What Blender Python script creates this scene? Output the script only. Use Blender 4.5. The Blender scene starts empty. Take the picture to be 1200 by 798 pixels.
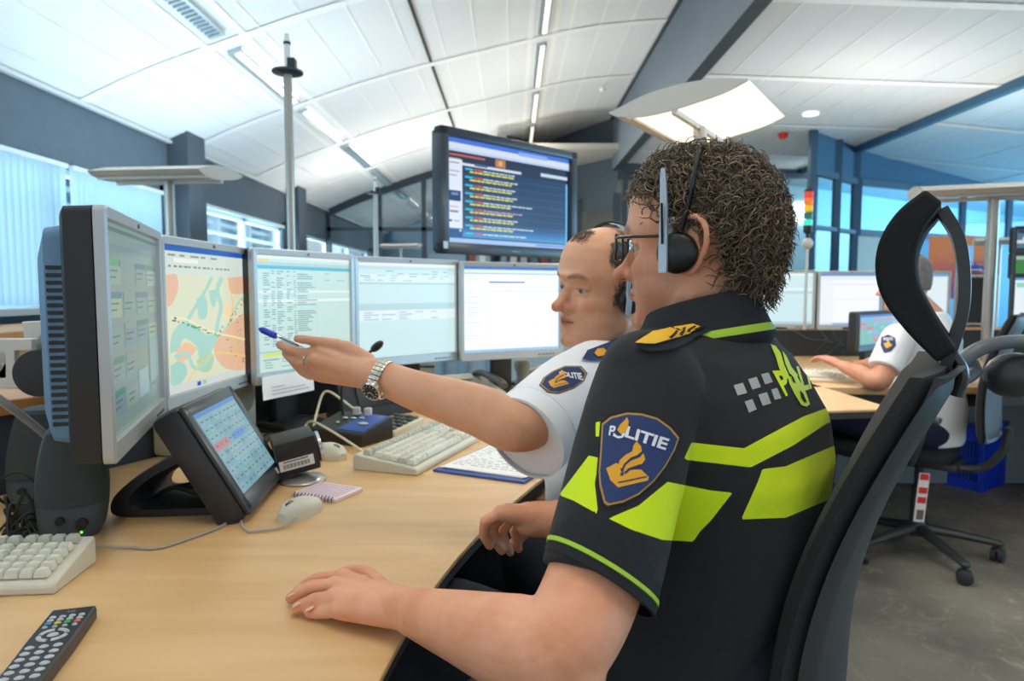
import bpy, bmesh, math, random
import numpy as np
from mathutils import Vector, Matrix, Euler, Quaternion
from mathutils.bvhtree import BVHTree
random.seed(7); rng = np.random.RandomState(7)
SC = bpy.context.scene
COL = SC.collection
PI = math.pi
CZ = 1.15; F = 800.0; PITCH = math.radians(4.15)

# ---- camera -------------------------------------------------------------
cd = bpy.data.cameras.new('camera'); cam = bpy.data.objects.new('camera', cd); COL.objects.link(cam)
cam.location = (0, 0, CZ); cam.rotation_euler = (PI/2-PITCH, 0, 0)
cd.sensor_width = 36; cd.lens = 24; cd.clip_start = .05; cd.clip_end = 200
cd.dof.use_dof = True; cd.dof.focus_distance = .85; cd.dof.aperture_fstop = 7
SC.camera = cam
def ray(px, py):
    x, u = (px-600)/F, (399-py)/F
    c, s = math.cos(PITCH), math.sin(PITCH)
    return Vector((x, c+u*s, u*c-s))
def P(px, py, Y):                 # point seen at a pixel, at depth Y
    d = ray(px, py); return Vector((0, 0, CZ))+d*(Y/d.y)
def PZ(px, py, z):                # point seen at a pixel, at height z
    d = ray(px, py); return Vector((0, 0, CZ))+d*((z-CZ)/d.z)
def proj(v):
    c, s = math.cos(PITCH), math.sin(PITCH)
    x, y, z = v[0], v[1], v[2]-CZ
    d = y*c-z*s; u = y*s+z*c
    return 600+F*x/d, 399-F*u/d

# ---- materials ----------------------------------------------------------
def lin(h):
    if isinstance(h, str):
        h = h.lstrip('#'); c = [int(h[i:i+2], 16)/255 for i in (0, 2, 4)]
        return tuple(((v+.055)/1.055)**2.4 if v > .04045 else v/12.92 for v in c)+(1,)
    return tuple(h)+(1,) if len(h) == 3 else tuple(h)
MC = {}
def mat(name, col='#808080', rough=.5, metal=0, emit=None, es=1, noise=0, nscale=20, bump=0, bscale=200, col2=None, spec=.5, sheen=0, sss=0, coat=0, stretch=None, trans=0):
    if name in MC: return MC[name]
    m = bpy.data.materials.new(name); m.use_nodes = True; MC[name] = m
    nt = m.node_tree; N = nt.nodes; L = nt.links; b = N['Principled BSDF']
    b.inputs['Base Color'].default_value = lin(col); b.inputs['Roughness'].default_value = rough
    b.inputs['Metallic'].default_value = metal; b.inputs['Specular IOR Level'].default_value = spec
    if coat: b.inputs['Coat Weight'].default_value = coat
    if sheen: b.inputs['Sheen Weight'].default_value = sheen
    if sss:
        b.inputs['Subsurface Weight'].default_value = sss; b.inputs['Subsurface Radius'].default_value = (1, .35, .2); b.inputs['Subsurface Scale'].default_value = .006
    if emit: b.inputs['Emission Color'].default_value = lin(emit); b.inputs['Emission Strength'].default_value = es
    tc = N.new('ShaderNodeTexCoord'); src = tc.outputs['Object']
    if stretch:
        mp = N.new('ShaderNodeMapping'); mp.inputs['Scale'].default_value = stretch; L.new(src, mp.inputs[0]); src = mp.outputs[0]
    if noise or col2:
        n = N.new('ShaderNodeTexNoise'); n.inputs['Scale'].default_value = nscale; n.inputs['Detail'].default_value = 5
        L.new(src, n.inputs['Vector']); r = N.new('ShaderNodeMix'); r.data_type = 'RGBA'
        c = lin(col); r.inputs[6].default_value = c
        r.inputs[7].default_value = lin(col2) if col2 else tuple(max(0, v*(1-noise)) for v in c[:3])+(1,)
        cr = N.new('ShaderNodeMapRange'); cr.inputs[1].default_value = .35; cr.inputs[2].default_value = .65
        L.new(n.outputs['Fac'], cr.inputs[0]); L.new(cr.outputs[0], r.inputs[0]); L.new(r.outputs[2], b.inputs['Base Color'])
    if bump:
        n2 = N.new('ShaderNodeTexNoise'); n2.inputs['Scale'].default_value = bscale; n2.inputs['Detail'].default_value = 3
        L.new(tc.outputs['Object'], n2.inputs['Vector']); bp = N.new('ShaderNodeBump'); bp.inputs['Strength'].default_value = bump; bp.inputs['Distance'].default_value = .002
        L.new(n2.outputs['Fac'], bp.inputs['Height']); L.new(bp.outputs[0], b.inputs['Normal'])
    return m
def glassmat(name, tint='#dfeef2', refl=.12, rough=.02):
    if name in MC: return MC[name]
    m = bpy.data.materials.new(name); m.use_nodes = True; MC[name] = m
    nt = m.node_tree; N = nt.nodes; L = nt.links; N.remove(N['Principled BSDF'])
    t = N.new('ShaderNodeBsdfTransparent'); t.inputs[0].default_value = lin(tint)
    g = N.new('ShaderNodeBsdfGlossy'); g.inputs['Roughness'].default_value = rough
    x = N.new('ShaderNodeMixShader'); x.inputs[0].default_value = refl
    L.new(t.outputs[0], x.inputs[1]); L.new(g.outputs[0], x.inputs[2]); L.new(x.outputs[0], N['Material Output'].inputs[0])
    return m

# ---- mesh building ------------------------------------------------------
def frame(d, up=(0, 0, 1)):
    d = Vector(d).normalized(); u = Vector(up)
    if abs(d.dot(u)) > .98: u = Vector((0, 1, 0))
    x = d.cross(u).normalized(); y = x.cross(d).normalized()
    return x, y, d
def bez(pts, n=8):                      # catmull-rom through points
    p = [Vector(q) for q in pts]
    if len(p) < 3: return p
    p = [p[0]*2-p[1]]+p+[p[-1]*2-p[-2]]; out = []
    for i in range(1, len(p)-2):
        for k in range(n):
            t = k/n; a, b, c, d = p[i-1:i+3]
            out.append(.5*((2*b)+(c-a)*t+(2*a-5*b+4*c-d)*t*t+(3*b-a-3*c+d)*t**3))
    out.append(p[-2]); return out
class MB:
    def __init__(s): s.v = []; s.f = []; s.mi = []; s.M = Matrix.Identity(4); s.m = 0
    def add(s, vs, fs, m=None):
        o = len(s.v); s.v += [s.M @ Vector(v) for v in vs]; s.f += [tuple(i+o for i in f) for f in fs]; s.mi += [s.m if m is None else m]*len(fs); return s
    def box(s, c, d, rot=None, m=None, bev=0, taper=1):
        x, y, z = d[0]/2, d[1]/2, d[2]/2
        if bev:
            b = min(bev, x*.99, y*.99, z*.99); bm = bmesh.new(); bmesh.ops.create_cube(bm, size=2)
            for v in bm.verts: v.co = Vector((v.co.x*x, v.co.y*y, v.co.z*z))
            bmesh.ops.bevel(bm, geom=bm.edges[:]+bm.verts[:], offset=b, segments=2, affect='EDGES', profile=.5)
            vs = [v.co.copy() for v in bm.verts]; bm.verts.index_update(); fs = [[v.index for v in f.verts] for f in bm.faces]; bm.free()
        else:
            vs = [Vector((i, j, k)) for i in (-x, x) for j in (-y, y) for k in (-z, z)]
            fs = [(0, 1, 3, 2), (4, 6, 7, 5), (0, 4, 5, 1), (2, 3, 7, 6), (0, 2, 6, 4), (1, 5, 7, 3)]
        if taper != 1:
            for v in vs:
                if v.z > 0: v.x *= taper; v.y *= taper
        R = rot if isinstance(rot, Matrix) else (Euler(rot).to_matrix() if rot else Matrix.Identity(3))
        return s.add([R @ v+Vector(c) for v in vs], fs, m)
    def rings(s, R, cap=True, m=None, closed=False):       # list of rings of equal length
        n = len(R[0]); vs = [v for r in R for v in r]; fs = []
        k = len(R)
        for i in range(k if closed else k-1):
            a, b = i*n, ((i+1) % k)*n
            for j in range(n): fs.append((a+j, a+(j+1) % n, b+(j+1) % n, b+j))
        if cap and not closed: fs.append(tuple(range(n))[::-1]); fs.append(tuple((k-1)*n+j for j in range(n)))
        return s.add(vs, fs, m)
    def tube(s, pts, r, n=8, m=None, cap=True, closed=False, flat=1):
        pts = [Vector(p) for p in pts]; R = []
        x = None
        for i, p in enumerate(pts):
            if closed: d = pts[(i+1) % len(pts)]-pts[i-1]
            else: d = pts[min(i+1, len(pts)-1)]-pts[max(i-1, 0)]
            if x is None: x, y, _ = frame(d)
            else:
                dn = d.normalized(); x = (x-dn*x.dot(dn)).normalized(); y = x.cross(dn)
            rr = r[i] if isinstance(r, (list, tuple)) else r
            R.append([p+x*math.cos(2*PI*j/n)*rr+y*math.sin(2*PI*j/n)*rr*flat for j in range(n)])
        return s.rings(R, cap, m, closed)
    def cyl(s, a, b, r, r2=None, n=24, m=None, cap=True):
        return s.tube([a, b], [r, r if r2 is None else r2], n, m, cap)
    def lathe(s, prof, c=(0, 0, 0), axis=(0, 0, 1), n=28, m=None, cap=True):
        x, y, d = frame(axis); c = Vector(c)
        return s.rings([[c+d*h+(x*math.cos(2*PI*j/n)+y*math.sin(2*PI*j/n))*max(r, 1e-5) for j in range(n)] for r, h in prof], cap, m)
    def sph(s, c, r, n=20, m=None, rot=None):
        r = (r, r, r) if not hasattr(r, '__len__') else r; c = Vector(c); k = n//2
        R = rot if rot is not None else Matrix.Identity(3)
        rr = [[c+R @ Vector((r[0]*math.sin(PI*i/k)*math.cos(2*PI*j/n), r[1]*math.sin(PI*i/k)*math.sin(2*PI*j/n), r[2]*math.cos(PI*i/k))) for j in range(n)] for i in range(k+1)]
        for j in range(n): rr[0][j] = c+R @ Vector((1e-5*math.cos(2*PI*j/n), 1e-5*math.sin(2*PI*j/n), r[2])); rr[-1][j] = c+R @ Vector((1e-5*math.cos(2*PI*j/n), 1e-5*math.sin(2*PI*j/n), -r[2]))
        return s.rings(rr, True, m)
    def prism(s, poly, z0, z1, m=None):               # poly in xy, extruded in z
        n = len(poly); vs = [Vector((p[0], p[1], z0)) for p in poly]+[Vector((p[0], p[1], z1)) for p in poly]
        fs = [tuple(range(n))[::-1], tuple(range(n, 2*n))]+[(i, (i+1) % n, n+(i+1) % n, n+i) for i in range(n)]
        return s.add(vs, fs, m)
    def quad(s, a, b, c, d, m=None): return s.add([a, b, c, d], [(0, 1, 2, 3)], m)
    def build(s, name, mats, parent=None, smooth=True, bev=0, sub=0, fixn=True):
        me = bpy.data.meshes.new(name); me.from_pydata([tuple(v) for v in s.v], [], s.f)
        mats = mats if isinstance(mats, (list, tuple)) else [mats]
        for m in mats: me.materials.append(m)
        me.polygons.foreach_set('material_index', s.mi)
        if fixn:
            bm = bmesh.new(); bm.from_mesh(me); bmesh.ops.recalc_face_normals(bm, faces=bm.faces); bm.to_mesh(me); bm.free()
        if smooth:
            me.polygons.foreach_set('use_smooth', [True]*len(me.polygons)); me.set_sharp_from_angle(angle=math.radians(38))
        me.update(); o = bpy.data.objects.new(name, me); COL.objects.link(o)
        if parent: o.parent = parent
        if bev: md = o.modifiers.new('bev', 'BEVEL'); md.width = bev; md.segments = 2; md.limit_method = 'ANGLE'; md.angle_limit = .6
        if sub: md = o.modifiers.new('sub', 'SUBSURF'); md.levels = sub; md.render_levels = sub
        return o
def tag(o, label=None, cat=None, group=None, kind=None):
    if label: o['label'] = label
    if cat: o['category'] = cat
    if group: o['group'] = group
    if kind: o['kind'] = kind
    return o
def thing(name, label, cat, loc=(0, 0, 0), rz=0, group=None):
    o = bpy.data.objects.new(name, None); COL.objects.link(o); o.location = loc; o.rotation_euler = (0, 0, rz); o.empty_display_size = .1
    return tag(o, label, cat, group)
def struct(name, mb, m, **k): o = mb.build(name, m, **k); o['kind'] = 'structure'; return o
def dup(o, loc, rz, label, parent=None):
    c = o.copy(); COL.objects.link(c)
    if parent is None: c.location = loc; c.rotation_euler = (0, 0, rz); c['label'] = label
    else: c.parent = parent
    for ch in list(o.children): dup(ch, None, 0, None, c)
    return c
# flat glyph outlines: text turned into a mesh once and cached
def text_tris(txt, size=1, bold=.0, align='LEFT'):
    cu = bpy.data.curves.new('t', 'FONT'); cu.body = txt; cu.size = size; cu.offset = bold; cu.align_x = align; cu.fill_mode = 'FRONT' if hasattr(cu, 'fill_mode') else cu.fill_mode
    o = bpy.data.objects.new('t', cu); COL.objects.link(o); dg = bpy.context.evaluated_depsgraph_get(); dg.update()
    me = bpy.data.meshes.new_from_object(o.evaluated_get(dg)); vs = [v.co.copy() for v in me.vertices]; fs = [tuple(p.vertices) for p in me.polygons]
    bpy.data.objects.remove(o); bpy.data.curves.remove(cu); bpy.data.meshes.remove(me)
    return vs, fs
# ======================= SETTING =======================
m_ceil = mat('ceiling_white', '#e4e6e6', .75); m_rib = mat('ceiling_rib', '#f2f2f0', .6)
m_dark = mat('dark_wall', '#56626c', .8, noise=.08, nscale=6); m_frame = mat('dark_frame', '#2f3b46', .5)
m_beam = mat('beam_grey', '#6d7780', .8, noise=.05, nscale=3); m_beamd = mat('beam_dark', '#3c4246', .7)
m_glass = glassmat('window_glass'); m_bglass = glassmat('blue_glass', '#a9d6e8', .08)
m_floor = mat('floor_lino', '#8f897c', .6, nscale=2.6, col2='#766f63')
# mottled streaks on the linoleum
nt = m_floor.node_tree; N = nt.nodes; L = nt.links
mu = N.new('ShaderNodeTexNoise'); mu.inputs['Scale'].default_value = 7; mu.inputs['Detail'].default_value = 12; mu.inputs['Roughness'].default_value = .8; mu.inputs['Distortion'].default_value = 1.2
tcf = N.new('ShaderNodeTexCoord'); L.new(tcf.outputs['Object'], mu.inputs['Vector'])
mr = N.new('ShaderNodeMapRange'); mr.inputs[1].default_value = .52; mr.inputs[2].default_value = .72; L.new(mu.outputs['Fac'], mr.inputs[0])
mxf = N.new('ShaderNodeMix'); mxf.data_type = 'RGBA'; bs = N['Principled BSDF']; old = bs.inputs['Base Color'].links[0].from_socket
L.new(mr.outputs[0], mxf.inputs[0]); L.new(old, mxf.inputs[6]); mxf.inputs[7].default_value = lin('#b5ad9a'); L.new(mxf.outputs[2], bs.inputs['Base Color'])
XW = -4.0; YE = 21.5
VX = [-4.0, -3.37, -1.91, -1.16, -.13, .82, 1.24, 1.92]; VZ = [1.74, 2.03, 2.53, 2.74, 2.98, 3.2, 3.25, 3.3]
def vz(x): return CZ+float(np.interp(x, VX, VZ))
def vprof(n=36):
    xs = np.linspace(-4, 1.92, n); z = np.interp(xs, VX, VZ); k = np.array([.25, .5, .25])
    for _ in range(3): z[1:-1] = k[0]*z[:-2]+k[1]*z[1:-1]+k[2]*z[2:]
    return [(float(a), CZ+float(b)) for a, b in zip(xs, z)]
VP_ = vprof()
def vzs(x): return float(np.interp(x, [p[0] for p in VP_], [p[1] for p in VP_]))
b = MB(); b.box((4, 8, -.05), (18, 30, .1)); struct('floor', b, m_floor)
# curved left ceiling, with ribs and panel joints in the same shell
b = MB()
for (x0, z0), (x1, z1) in zip(VP_[:-1], VP_[1:]):
    b.quad((x0, -3, z0), (x1, -3, z1), (x1, YE, z1), (x0, YE, z0), 0)
    for k in range(-2, 9):
        y = 6.45+2.13*k
        if y < YE: b.quad((x0, y-.06, z0-.012), (x1, y-.06, z1-.012), (x1, y+.06, z1-.012), (x0, y+.06, z0-.012), 1)
for x in np.arange(-3.8, 1.9, .375):
    if abs(x+2.62) < .25 or abs(x-.37) < .2: continue
    z = vzs(x); b.quad((x-.012, -3, z-.008), (x+.012, -3, vzs(x+.012)-.008), (x+.012, YE, vzs(x+.012)-.008), (x-.012, YE, z-.008), 1)
for x in (-2.8, -2.45, .22, .52):
    z = vzs(x); b.quad((x-.03, -3, vzs(x-.03)-.01), (x+.03, -3, vzs(x+.03)-.01), (x+.03, YE, vzs(x+.03)-.01), (x-.03, YE, vzs(x-.03)-.01), 1)
b.quad((-4.2, -3, 4.8), (2.0, -3, 4.8), (2.0, YE, 4.8), (-4.2, YE, 4.8), 0)  # flat unseen sheet added above the vault to block light
struct('ceiling', b, [m_ceil, m_rib], fixn=False)
# dark slot in the curved ceiling
b = MB()
for k in range(0, 4):
    y = 6.45+2.13*k+.1; x = -.98; b.box((x, y+.97, vzs(x)-.016), (.035, 1.93, .012), rot=(0, -.25, 0))
tag(b.build('ceiling_slot', mat('slot_black', '#1c1f22', .6)), kind='structure').name = 'trim_1'
# flat right ceiling
b = MB(); zr = lambda x: CZ+2.43-.035*(x-2.1)
b.quad((2.06, -3, zr(2.06)), (5.55, -3, zr(5.55)), (5.55, 13.2, zr(5.55)), (2.06, 13.2, zr(2.06)), 0)
for k in range(-1, 4):
    y = 5.85+2.05*k; b.quad((2.06, y-.06, zr(2.06)-.01), (5.5, y-.06, zr(5.5)-.01), (5.5, y+.06, zr(5.5)-.01), (2.06, y+.06, zr(2.06)-.01), 1)
for x in np.arange(2.45, 5.5, .42): b.quad((x-.008, -3, zr(x)-.006), (x+.008, -3, zr(x)-.006), (x+.008, 13.2, zr(x)-.006), (x-.008, 13.2, zr(x)-.006), 1)
struct('ceiling_right', b, [mat('ceiling_right_white', '#d3d6d6', .8), m_rib], fixn=False)
# further, lower ceiling on the right edge
zb = lambda x: CZ+2.28-.1*(x-5.55)
b = MB(); b.quad((5.6, -3, zb(5.6)), (13, -3, zb(13)), (13, 16, zb(13)), (5.6, 16, zb(5.6)), 0)
for k in range(-1, 5):
    y = 5.2+2.1*k; b.quad((5.6, y-.06, zb(5.6)-.01), (13, y-.06, zb(13)-.01), (13, y+.06, zb(13)-.01), (5.6, y+.06, zb(5.6)-.01), 1)
for x in np.arange(6.2, 12.5, 1.2): b.quad((x-.01, -3, zb(x)-.006), (x+.01, -3, zb(x)-.006), (x+.01, 16, zb(x)-.006), (x-.01, 16, zb(x)-.006), 2 if abs(x-8.6) < .1 else 1)
struct('ceiling_side', b, [mat('ceiling_side_white', '#c3dbe6', .7), m_rib, m_frame], fixn=False)
b = MB(); b.box((5.55, 5, CZ+2.27), (.1, 16.4, .12)); struct('trim_2', b, mat('trim_blue_grey', '#33607c', .5))
# beam box between the two ceilings
b = MB(); b.quad((1.92, -3, CZ+3.36), (1.92, 13.3, CZ+3.36), (1.92, 13.3, CZ+2.3), (1.92, -3, CZ+2.3), 0)
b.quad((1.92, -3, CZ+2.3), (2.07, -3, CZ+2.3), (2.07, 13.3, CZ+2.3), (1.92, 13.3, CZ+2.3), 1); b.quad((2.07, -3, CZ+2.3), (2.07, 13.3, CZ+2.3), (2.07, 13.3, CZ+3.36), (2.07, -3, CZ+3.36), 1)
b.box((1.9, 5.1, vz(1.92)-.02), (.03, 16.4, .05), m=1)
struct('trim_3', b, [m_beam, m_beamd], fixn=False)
# left wall: band over the windows, parapet, piers
zt = CZ+1.74; wt = CZ+1.1; ws = CZ-.14
b = MB(); b.box((XW-.1, 9.2, (zt+wt)/2+.2), (.2, 25, zt-wt+.4)); b.box((XW-.1, 9.2, ws/2), (.2, 25, ws))
for y0, y1 in ((7.85, 8.75), (12.0, 12.9), (19.2, 21.5)): b.box((XW-.1, (y0+y1)/2, CZ+.5), (.2, y1-y0, 1.4))
struct('wall_left', b, m_dark)
b = MB(); b.box((XW+.12, 8.28, 1.55), (.24, .45, 3.12)); b.box((XW+.12, 12.4, 1.55), (.24, .45, 3.12)); struct('trim_4', b, mat('pier_grey', '#47525c', .7))
b = MB(); b.box((XW+.04, 8.9, zt-.02), (.05, 24, .035)); struct('trim_5', b, mat('cornice', '#c9cdcc', .5))
b = MB(); b.box((XW+.12, 3.4, ws-.02), (.34, 9, .05)); b.box((XW+.12, 15, ws-.02), (.34, 12, .05)); struct('window_sill', b, mat('sill_grey', '#a2acae', .5)).name = 'trim_6'
wn = 0
for y0, y1, ms in ((-2.5, 7.85, (1.0, 4.2, 5.9)), (8.75, 12.0, (10.4,)), (12.9, 19.2, (15, 17))):
    wn += 1; b = MB()
    for y in (y0+.03,)+ms+(y1-.03,): b.box((XW-.08, y, (wt+ws)/2), (.08, .07, wt-ws), m=0)
    for z in (ws+.03, wt-.03): b.box((XW-.08, (y0+y1)/2, z), (.08, y1-y0, .06), m=0)
    if wn > 1: b.box((XW-.08, (y0+y1)/2, wt-.3), (.05, y1-y0, .03), m=0)
    w = struct('window_%d' % wn, b, mat('window_frame_white', '#dfe8ee', .4), smooth=False)
    b = MB(); b.quad((XW-.1, y0, ws), (XW-.1, y1, ws), (XW-.1, y1, wt), (XW-.1, y0, wt)); b.build('pane', m_glass, w, smooth=False)
# blinds
mbl = bpy.data.materials.new('blind_fabric'); mbl.use_nodes = True; N = mbl.node_tree.nodes; L = mbl.node_tree.links; N.remove(N['Principled BSDF'])
d1 = N.new('ShaderNodeBsdfDiffuse'); d1.inputs[0].default_value = lin('#b4cdd8'); d2 = N.new('ShaderNodeBsdfTranslucent'); d2.inputs[0].default_value = lin('#9db6c6')
mx = N.new('ShaderNodeMixShader'); mx.inputs[0].default_value = .27; L.new(d1.outputs[0], mx.inputs[1]); L.new(d2.outputs[0], mx.inputs[2]); L.new(mx.outputs[0], N['Material Output'].inputs[0])
def blind(y0, y1, z0, z1, ang, lab, skip=()):
    t = thing('vertical_blind', lab, 'blind', (XW+.06, (y0+y1)/2, z0), 0, None)
    yc = (y0+y1)/2; b = MB(); b.box((0, 0, z1-z0+.02), (.04, y1-y0, .04)); b.build('head_rail', mat('rail_white', '#d5dfe4', .4), t)
    b = MB(); y = y0+.04
    while y < y1-.04:
        if not any(a < y < c for a, c in skip):
            c, s = math.cos(ang)*.044, math.sin(ang)*.044
            b.quad((-s, y-yc-c, 0), (s, y-yc+c, 0), (s, y-yc+c, z1-z0), (-s, y-yc-c, z1-z0))
        y += .08
    b.build('slats', mbl, t, smooth=False, fixn=False)
blind(-2.4, 6.13, ws+.03, wt-.02, .5, 'pale blue closed vertical blind on the large nearest window')
blind(6.2, 7.8, ws+.03, wt-.02, .5, 'pale blue vertical blind on the window bay just left of the dark pier')
blind(8.8, 11.9, ws+.05, wt-.02, -.36, 'open vertical blind with bright daylight between its slats, between the two dark piers')
# facade outdoors
b = MB()
for k in range(12): b.box((-9, 15, .6+k*.32), (.4, 26, .1), m=0)
b.box((-9.4, 15, 2.5), (.3, 26, 5), m=1)
for k in range(10): b.box((-8.9, 6+k*2.4, 2.4), (.5, .15, 4.6), m=0)
fo = b.build('neighbouring_facade', [mat('facade_white', '#eef3f6', .6), mat('facade_blue', '#7fb4d6', .4)], smooth=False); fo.name = 'wall_outside'; fo['kind'] = 'structure'
# glass partition across the left hall
YP = 14.9
def post(b, x, y, z0, z1, w=.09): b.box((x, y, (z0+z1)/2), (w, .09, z1-z0))
b = MB(); zp = CZ+1.33
for x in (-3.97, -2.85, -1.9, -.95, -.1): post(b, x, YP, 0, vzs(x)-.02, .12 if x < -3.9 else .1)
b.box((-2.0, YP, zp), (4, .09, .08))
for (x0, z0), (x1, z1) in zip(VP_[:26:1], VP_[1:27]):
    b.box(((x0+x1)/2, YP, (z0+z1)/2-.07), (x1-x0+.02, .1, .16), rot=(0, -math.atan2(z1-z0, x1-x0), 0))
w = struct('window_4', b, m_frame, smooth=False)
b = MB(); b.quad((-4, YP, 0), (0, YP, 0), (0, YP, 4.1), (-4, YP, 2.9)); b.build('pane', glassmat('partition_glass', '#d5e8ee', .1), w, smooth=False)
# end wall of the further room
b = MB(); b.box((-1, YE, 1.3), (7, .2, 2.6), m=0); b.add([(-4, YE-.1, 2.6), (1.9, YE-.1, 2.6), (-.2, YE-.1, 4.1)], [(0, 1, 2)], 1)
b.quad((-4, YE-.05, 2.5), (2, YE-.05, 2.5), (2, YE-.05, 4.6), (-4, YE-.05, 4.6), 1); struct('wall_back', b, [mat('far_wall', '#7d8f99', .8), mat('far_gable', '#5f88a3', .7)], smooth=False)
# far wall at the middle (folded) and right hall
def wallseg(b, p, q, z0, z1, m=None): b.quad((p[0], p[1], z0), (q[0], q[1], z0), (q[0], q[1], z1), (p[0], p[1], z1), m)
b = MB(); wallseg(b, (-.1, 13.4), (.72, 15), 0, 4.7); wallseg(b, (.72, 15), (2.0, 13.25), 2.75, 4.7); wallseg(b, (.72, 15), (2.0, 13.25), 0, .9)
wallseg(b, (2.0, 13.2), (5.8, 13.2), 3.3, 3.7); wallseg(b, (2.0, 13.2), (5.8, 13.2), 0, .8)
struct('wall_far', b, mat('far_dark', '#4d5962', .8), smooth=False, fixn=False)
b = MB()
for x, y in ((.78, 14.9), (1.35, 14.1), (2.0, 13.2)): post(b, x, y-.05, .9, 3.0, .14)
for x in (2.15, 2.9, 3.7, 4.6, 5.75): post(b, x, 13.15, .8, 3.35, .1)
b.box((3.9, 13.15, 3.32), (3.8, .1, .1))
w = struct('window_5', b, m_frame, smooth=False)
b = MB(); wallseg(b, (.72, 15.05), (2.0, 13.25), .9, 2.8); wallseg(b, (2.0, 13.2), (5.8, 13.2), .8, 3.35); b.build('pane', glassmat('grey_glass', '#b9bdb8', .25, .15), w, smooth=False)
b = MB(); wallseg(b, (.2, 17.2), (7.5, 15.6), 0, 4.6, 0)
for k in range(6): b.box((2+.5*k, 16.4, 2.4-.18*k), (.5, .05, .05), m=1)
struct('wall_inner', b, [mat('inner_beige', '#a7a49c', .8), mat('inner_light', '#ffffff', .5, emit='#ffffff', es=1)], smooth=False, fixn=False)
b = MB(); b.box((3.2, 15, 3.75), (7, 5, .1)); struct('ceiling_inner', b, mat('inner_ceiling', '#b4b0a8', .8))
# glazed corner at the right
A0, A1 = (4.42, 10.2), (5.56, 11.2); B1 = (11.5, 14.0)
b = MB()
def lerp2(p, q, t): return (p[0]+(q[0]-p[0])*t, p[1]+(q[1]-p[1])*t)
T0, T1 = CZ+1.76, CZ+.95
for t in (0, .55, 1): p = lerp2(A0, A1, t); b.box((p[0], p[1], 1.75), (.1, .1, 3.5))
for t in (0.01, .23, .425, .638, .85): p = lerp2(A1, B1, t); b.box((p[0], p[1], (T0+T1)/2), (.09, .09, T0-T1+.1))
def rail(b, p, q, z, h=.1, m=None):
    c = lerp2(p, q, .5); L_ = math.dist(p, q); b.box((c[0], c[1], z), (L_, .09, h), rot=(0, 0, math.atan2(q[1]-p[1], q[0]-p[0])), m=m)
rail(b, A0, A1, T0); rail(b, A0, A1, T1, .06); rail(b, A1, B1, T0); rail(b, A1, B1, T1)
w = struct('window_6', b, mat('blue_frame', '#1f4056', .5), smooth=False)
b = MB(); wallseg(b, A0, A1, 0, T0); wallseg(b, A1, B1, T1, T0); b.build('pane', m_bglass, w, smooth=False)
b = MB(); wallseg(b, A1, B1, T0, zb(5.6)+.1, 0); wallseg(b, A0, A1, T0, zb(5.6)+.1, 0); wallseg(b, A1, (6.2, 11.5), 0, T1, 1); wallseg(b, (6.2, 11.5), B1, 0, T1, 2)
b.quad((5.0, 14.6, .3), (12.9, 15.9, .3), (12.9, 15.9, 3.4), (5.0, 14.6, 3.4), 3)
b.quad((13, 16, 0), (13, -3, 0), (13, -3, 3), (13, 16, 3), 3)
b.box((9, 16.3, 2), (9, .2, 5), m=3)
struct('wall_right', b, [mat('blue_dark_wall', '#27506b', .7), mat('beige_panel', '#b3b3ab', .7), mat('blue_mid', '#4d8cab', .6), mat('blue_pale', '#b6dbea', .7)], smooth=False, fixn=False)
# lit troughs in the curved ceiling
m_lit = mat('lamp_diffuser', '#ffffff', .5, emit='#fff6e6', es=1.3); m_alu = mat('lamp_aluminium', '#b9c2c6', .35, metal=.6); m_louver = mat('louver_grey', '#8fa3ad', .4)
def trough(x, y, lit, lab, ln=1.75, w=.15, zfun=None, slope=-.3):
    z = (zfun or vzs)(x)-.03
    t = thing('ceiling_light', lab, 'ceiling light', (x, y, z), 0, 'recessed ceiling troughs')
    b = MB(); b.box((0, 0, .01), (w, ln, .04), rot=(0, slope, 0)); b.build('housing', m_alu, t)
    b = MB()
    if lit: b.box((w*.14, 0, -.012), (w*.42, ln-.06, .012), rot=(0, slope, 0), m=0); b.build('diffuser', m_lit, t)
    else:
        for k in range(24): b.box((0, -ln/2+.08+k*(ln-.16)/23, -.014), (w*.7, .02, .02), rot=(0, slope, 0))
        b.build('louver', m_louver, t)
yy = [6.45+2.13*k+1.06 for k in range(-2, 6)]
names = ['nearest', 'second', 'third', 'fourth', 'fifth', 'sixth', 'seventh', 'eighth']
vis = 0
for i, y in enumerate(yy):
    if y < 4.2: continue
    trough(-2.62, y, i in (2, 3), 'recessed trough in the left ceiling row, %s from the camera' % names[vis], slope=-.32)
    vis += 1
for i, y in enumerate(yy[2:6]):
    trough(.37, y, True, 'narrow recessed strip light in the middle ceiling row, %s from the camera' % names[i], w=.12, slope=-.2)
trough(8.0, 8.9, True, 'strip light in the blue side ceiling at the right edge', ln=2.4, w=.16, zfun=zb, slope=.1)
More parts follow.
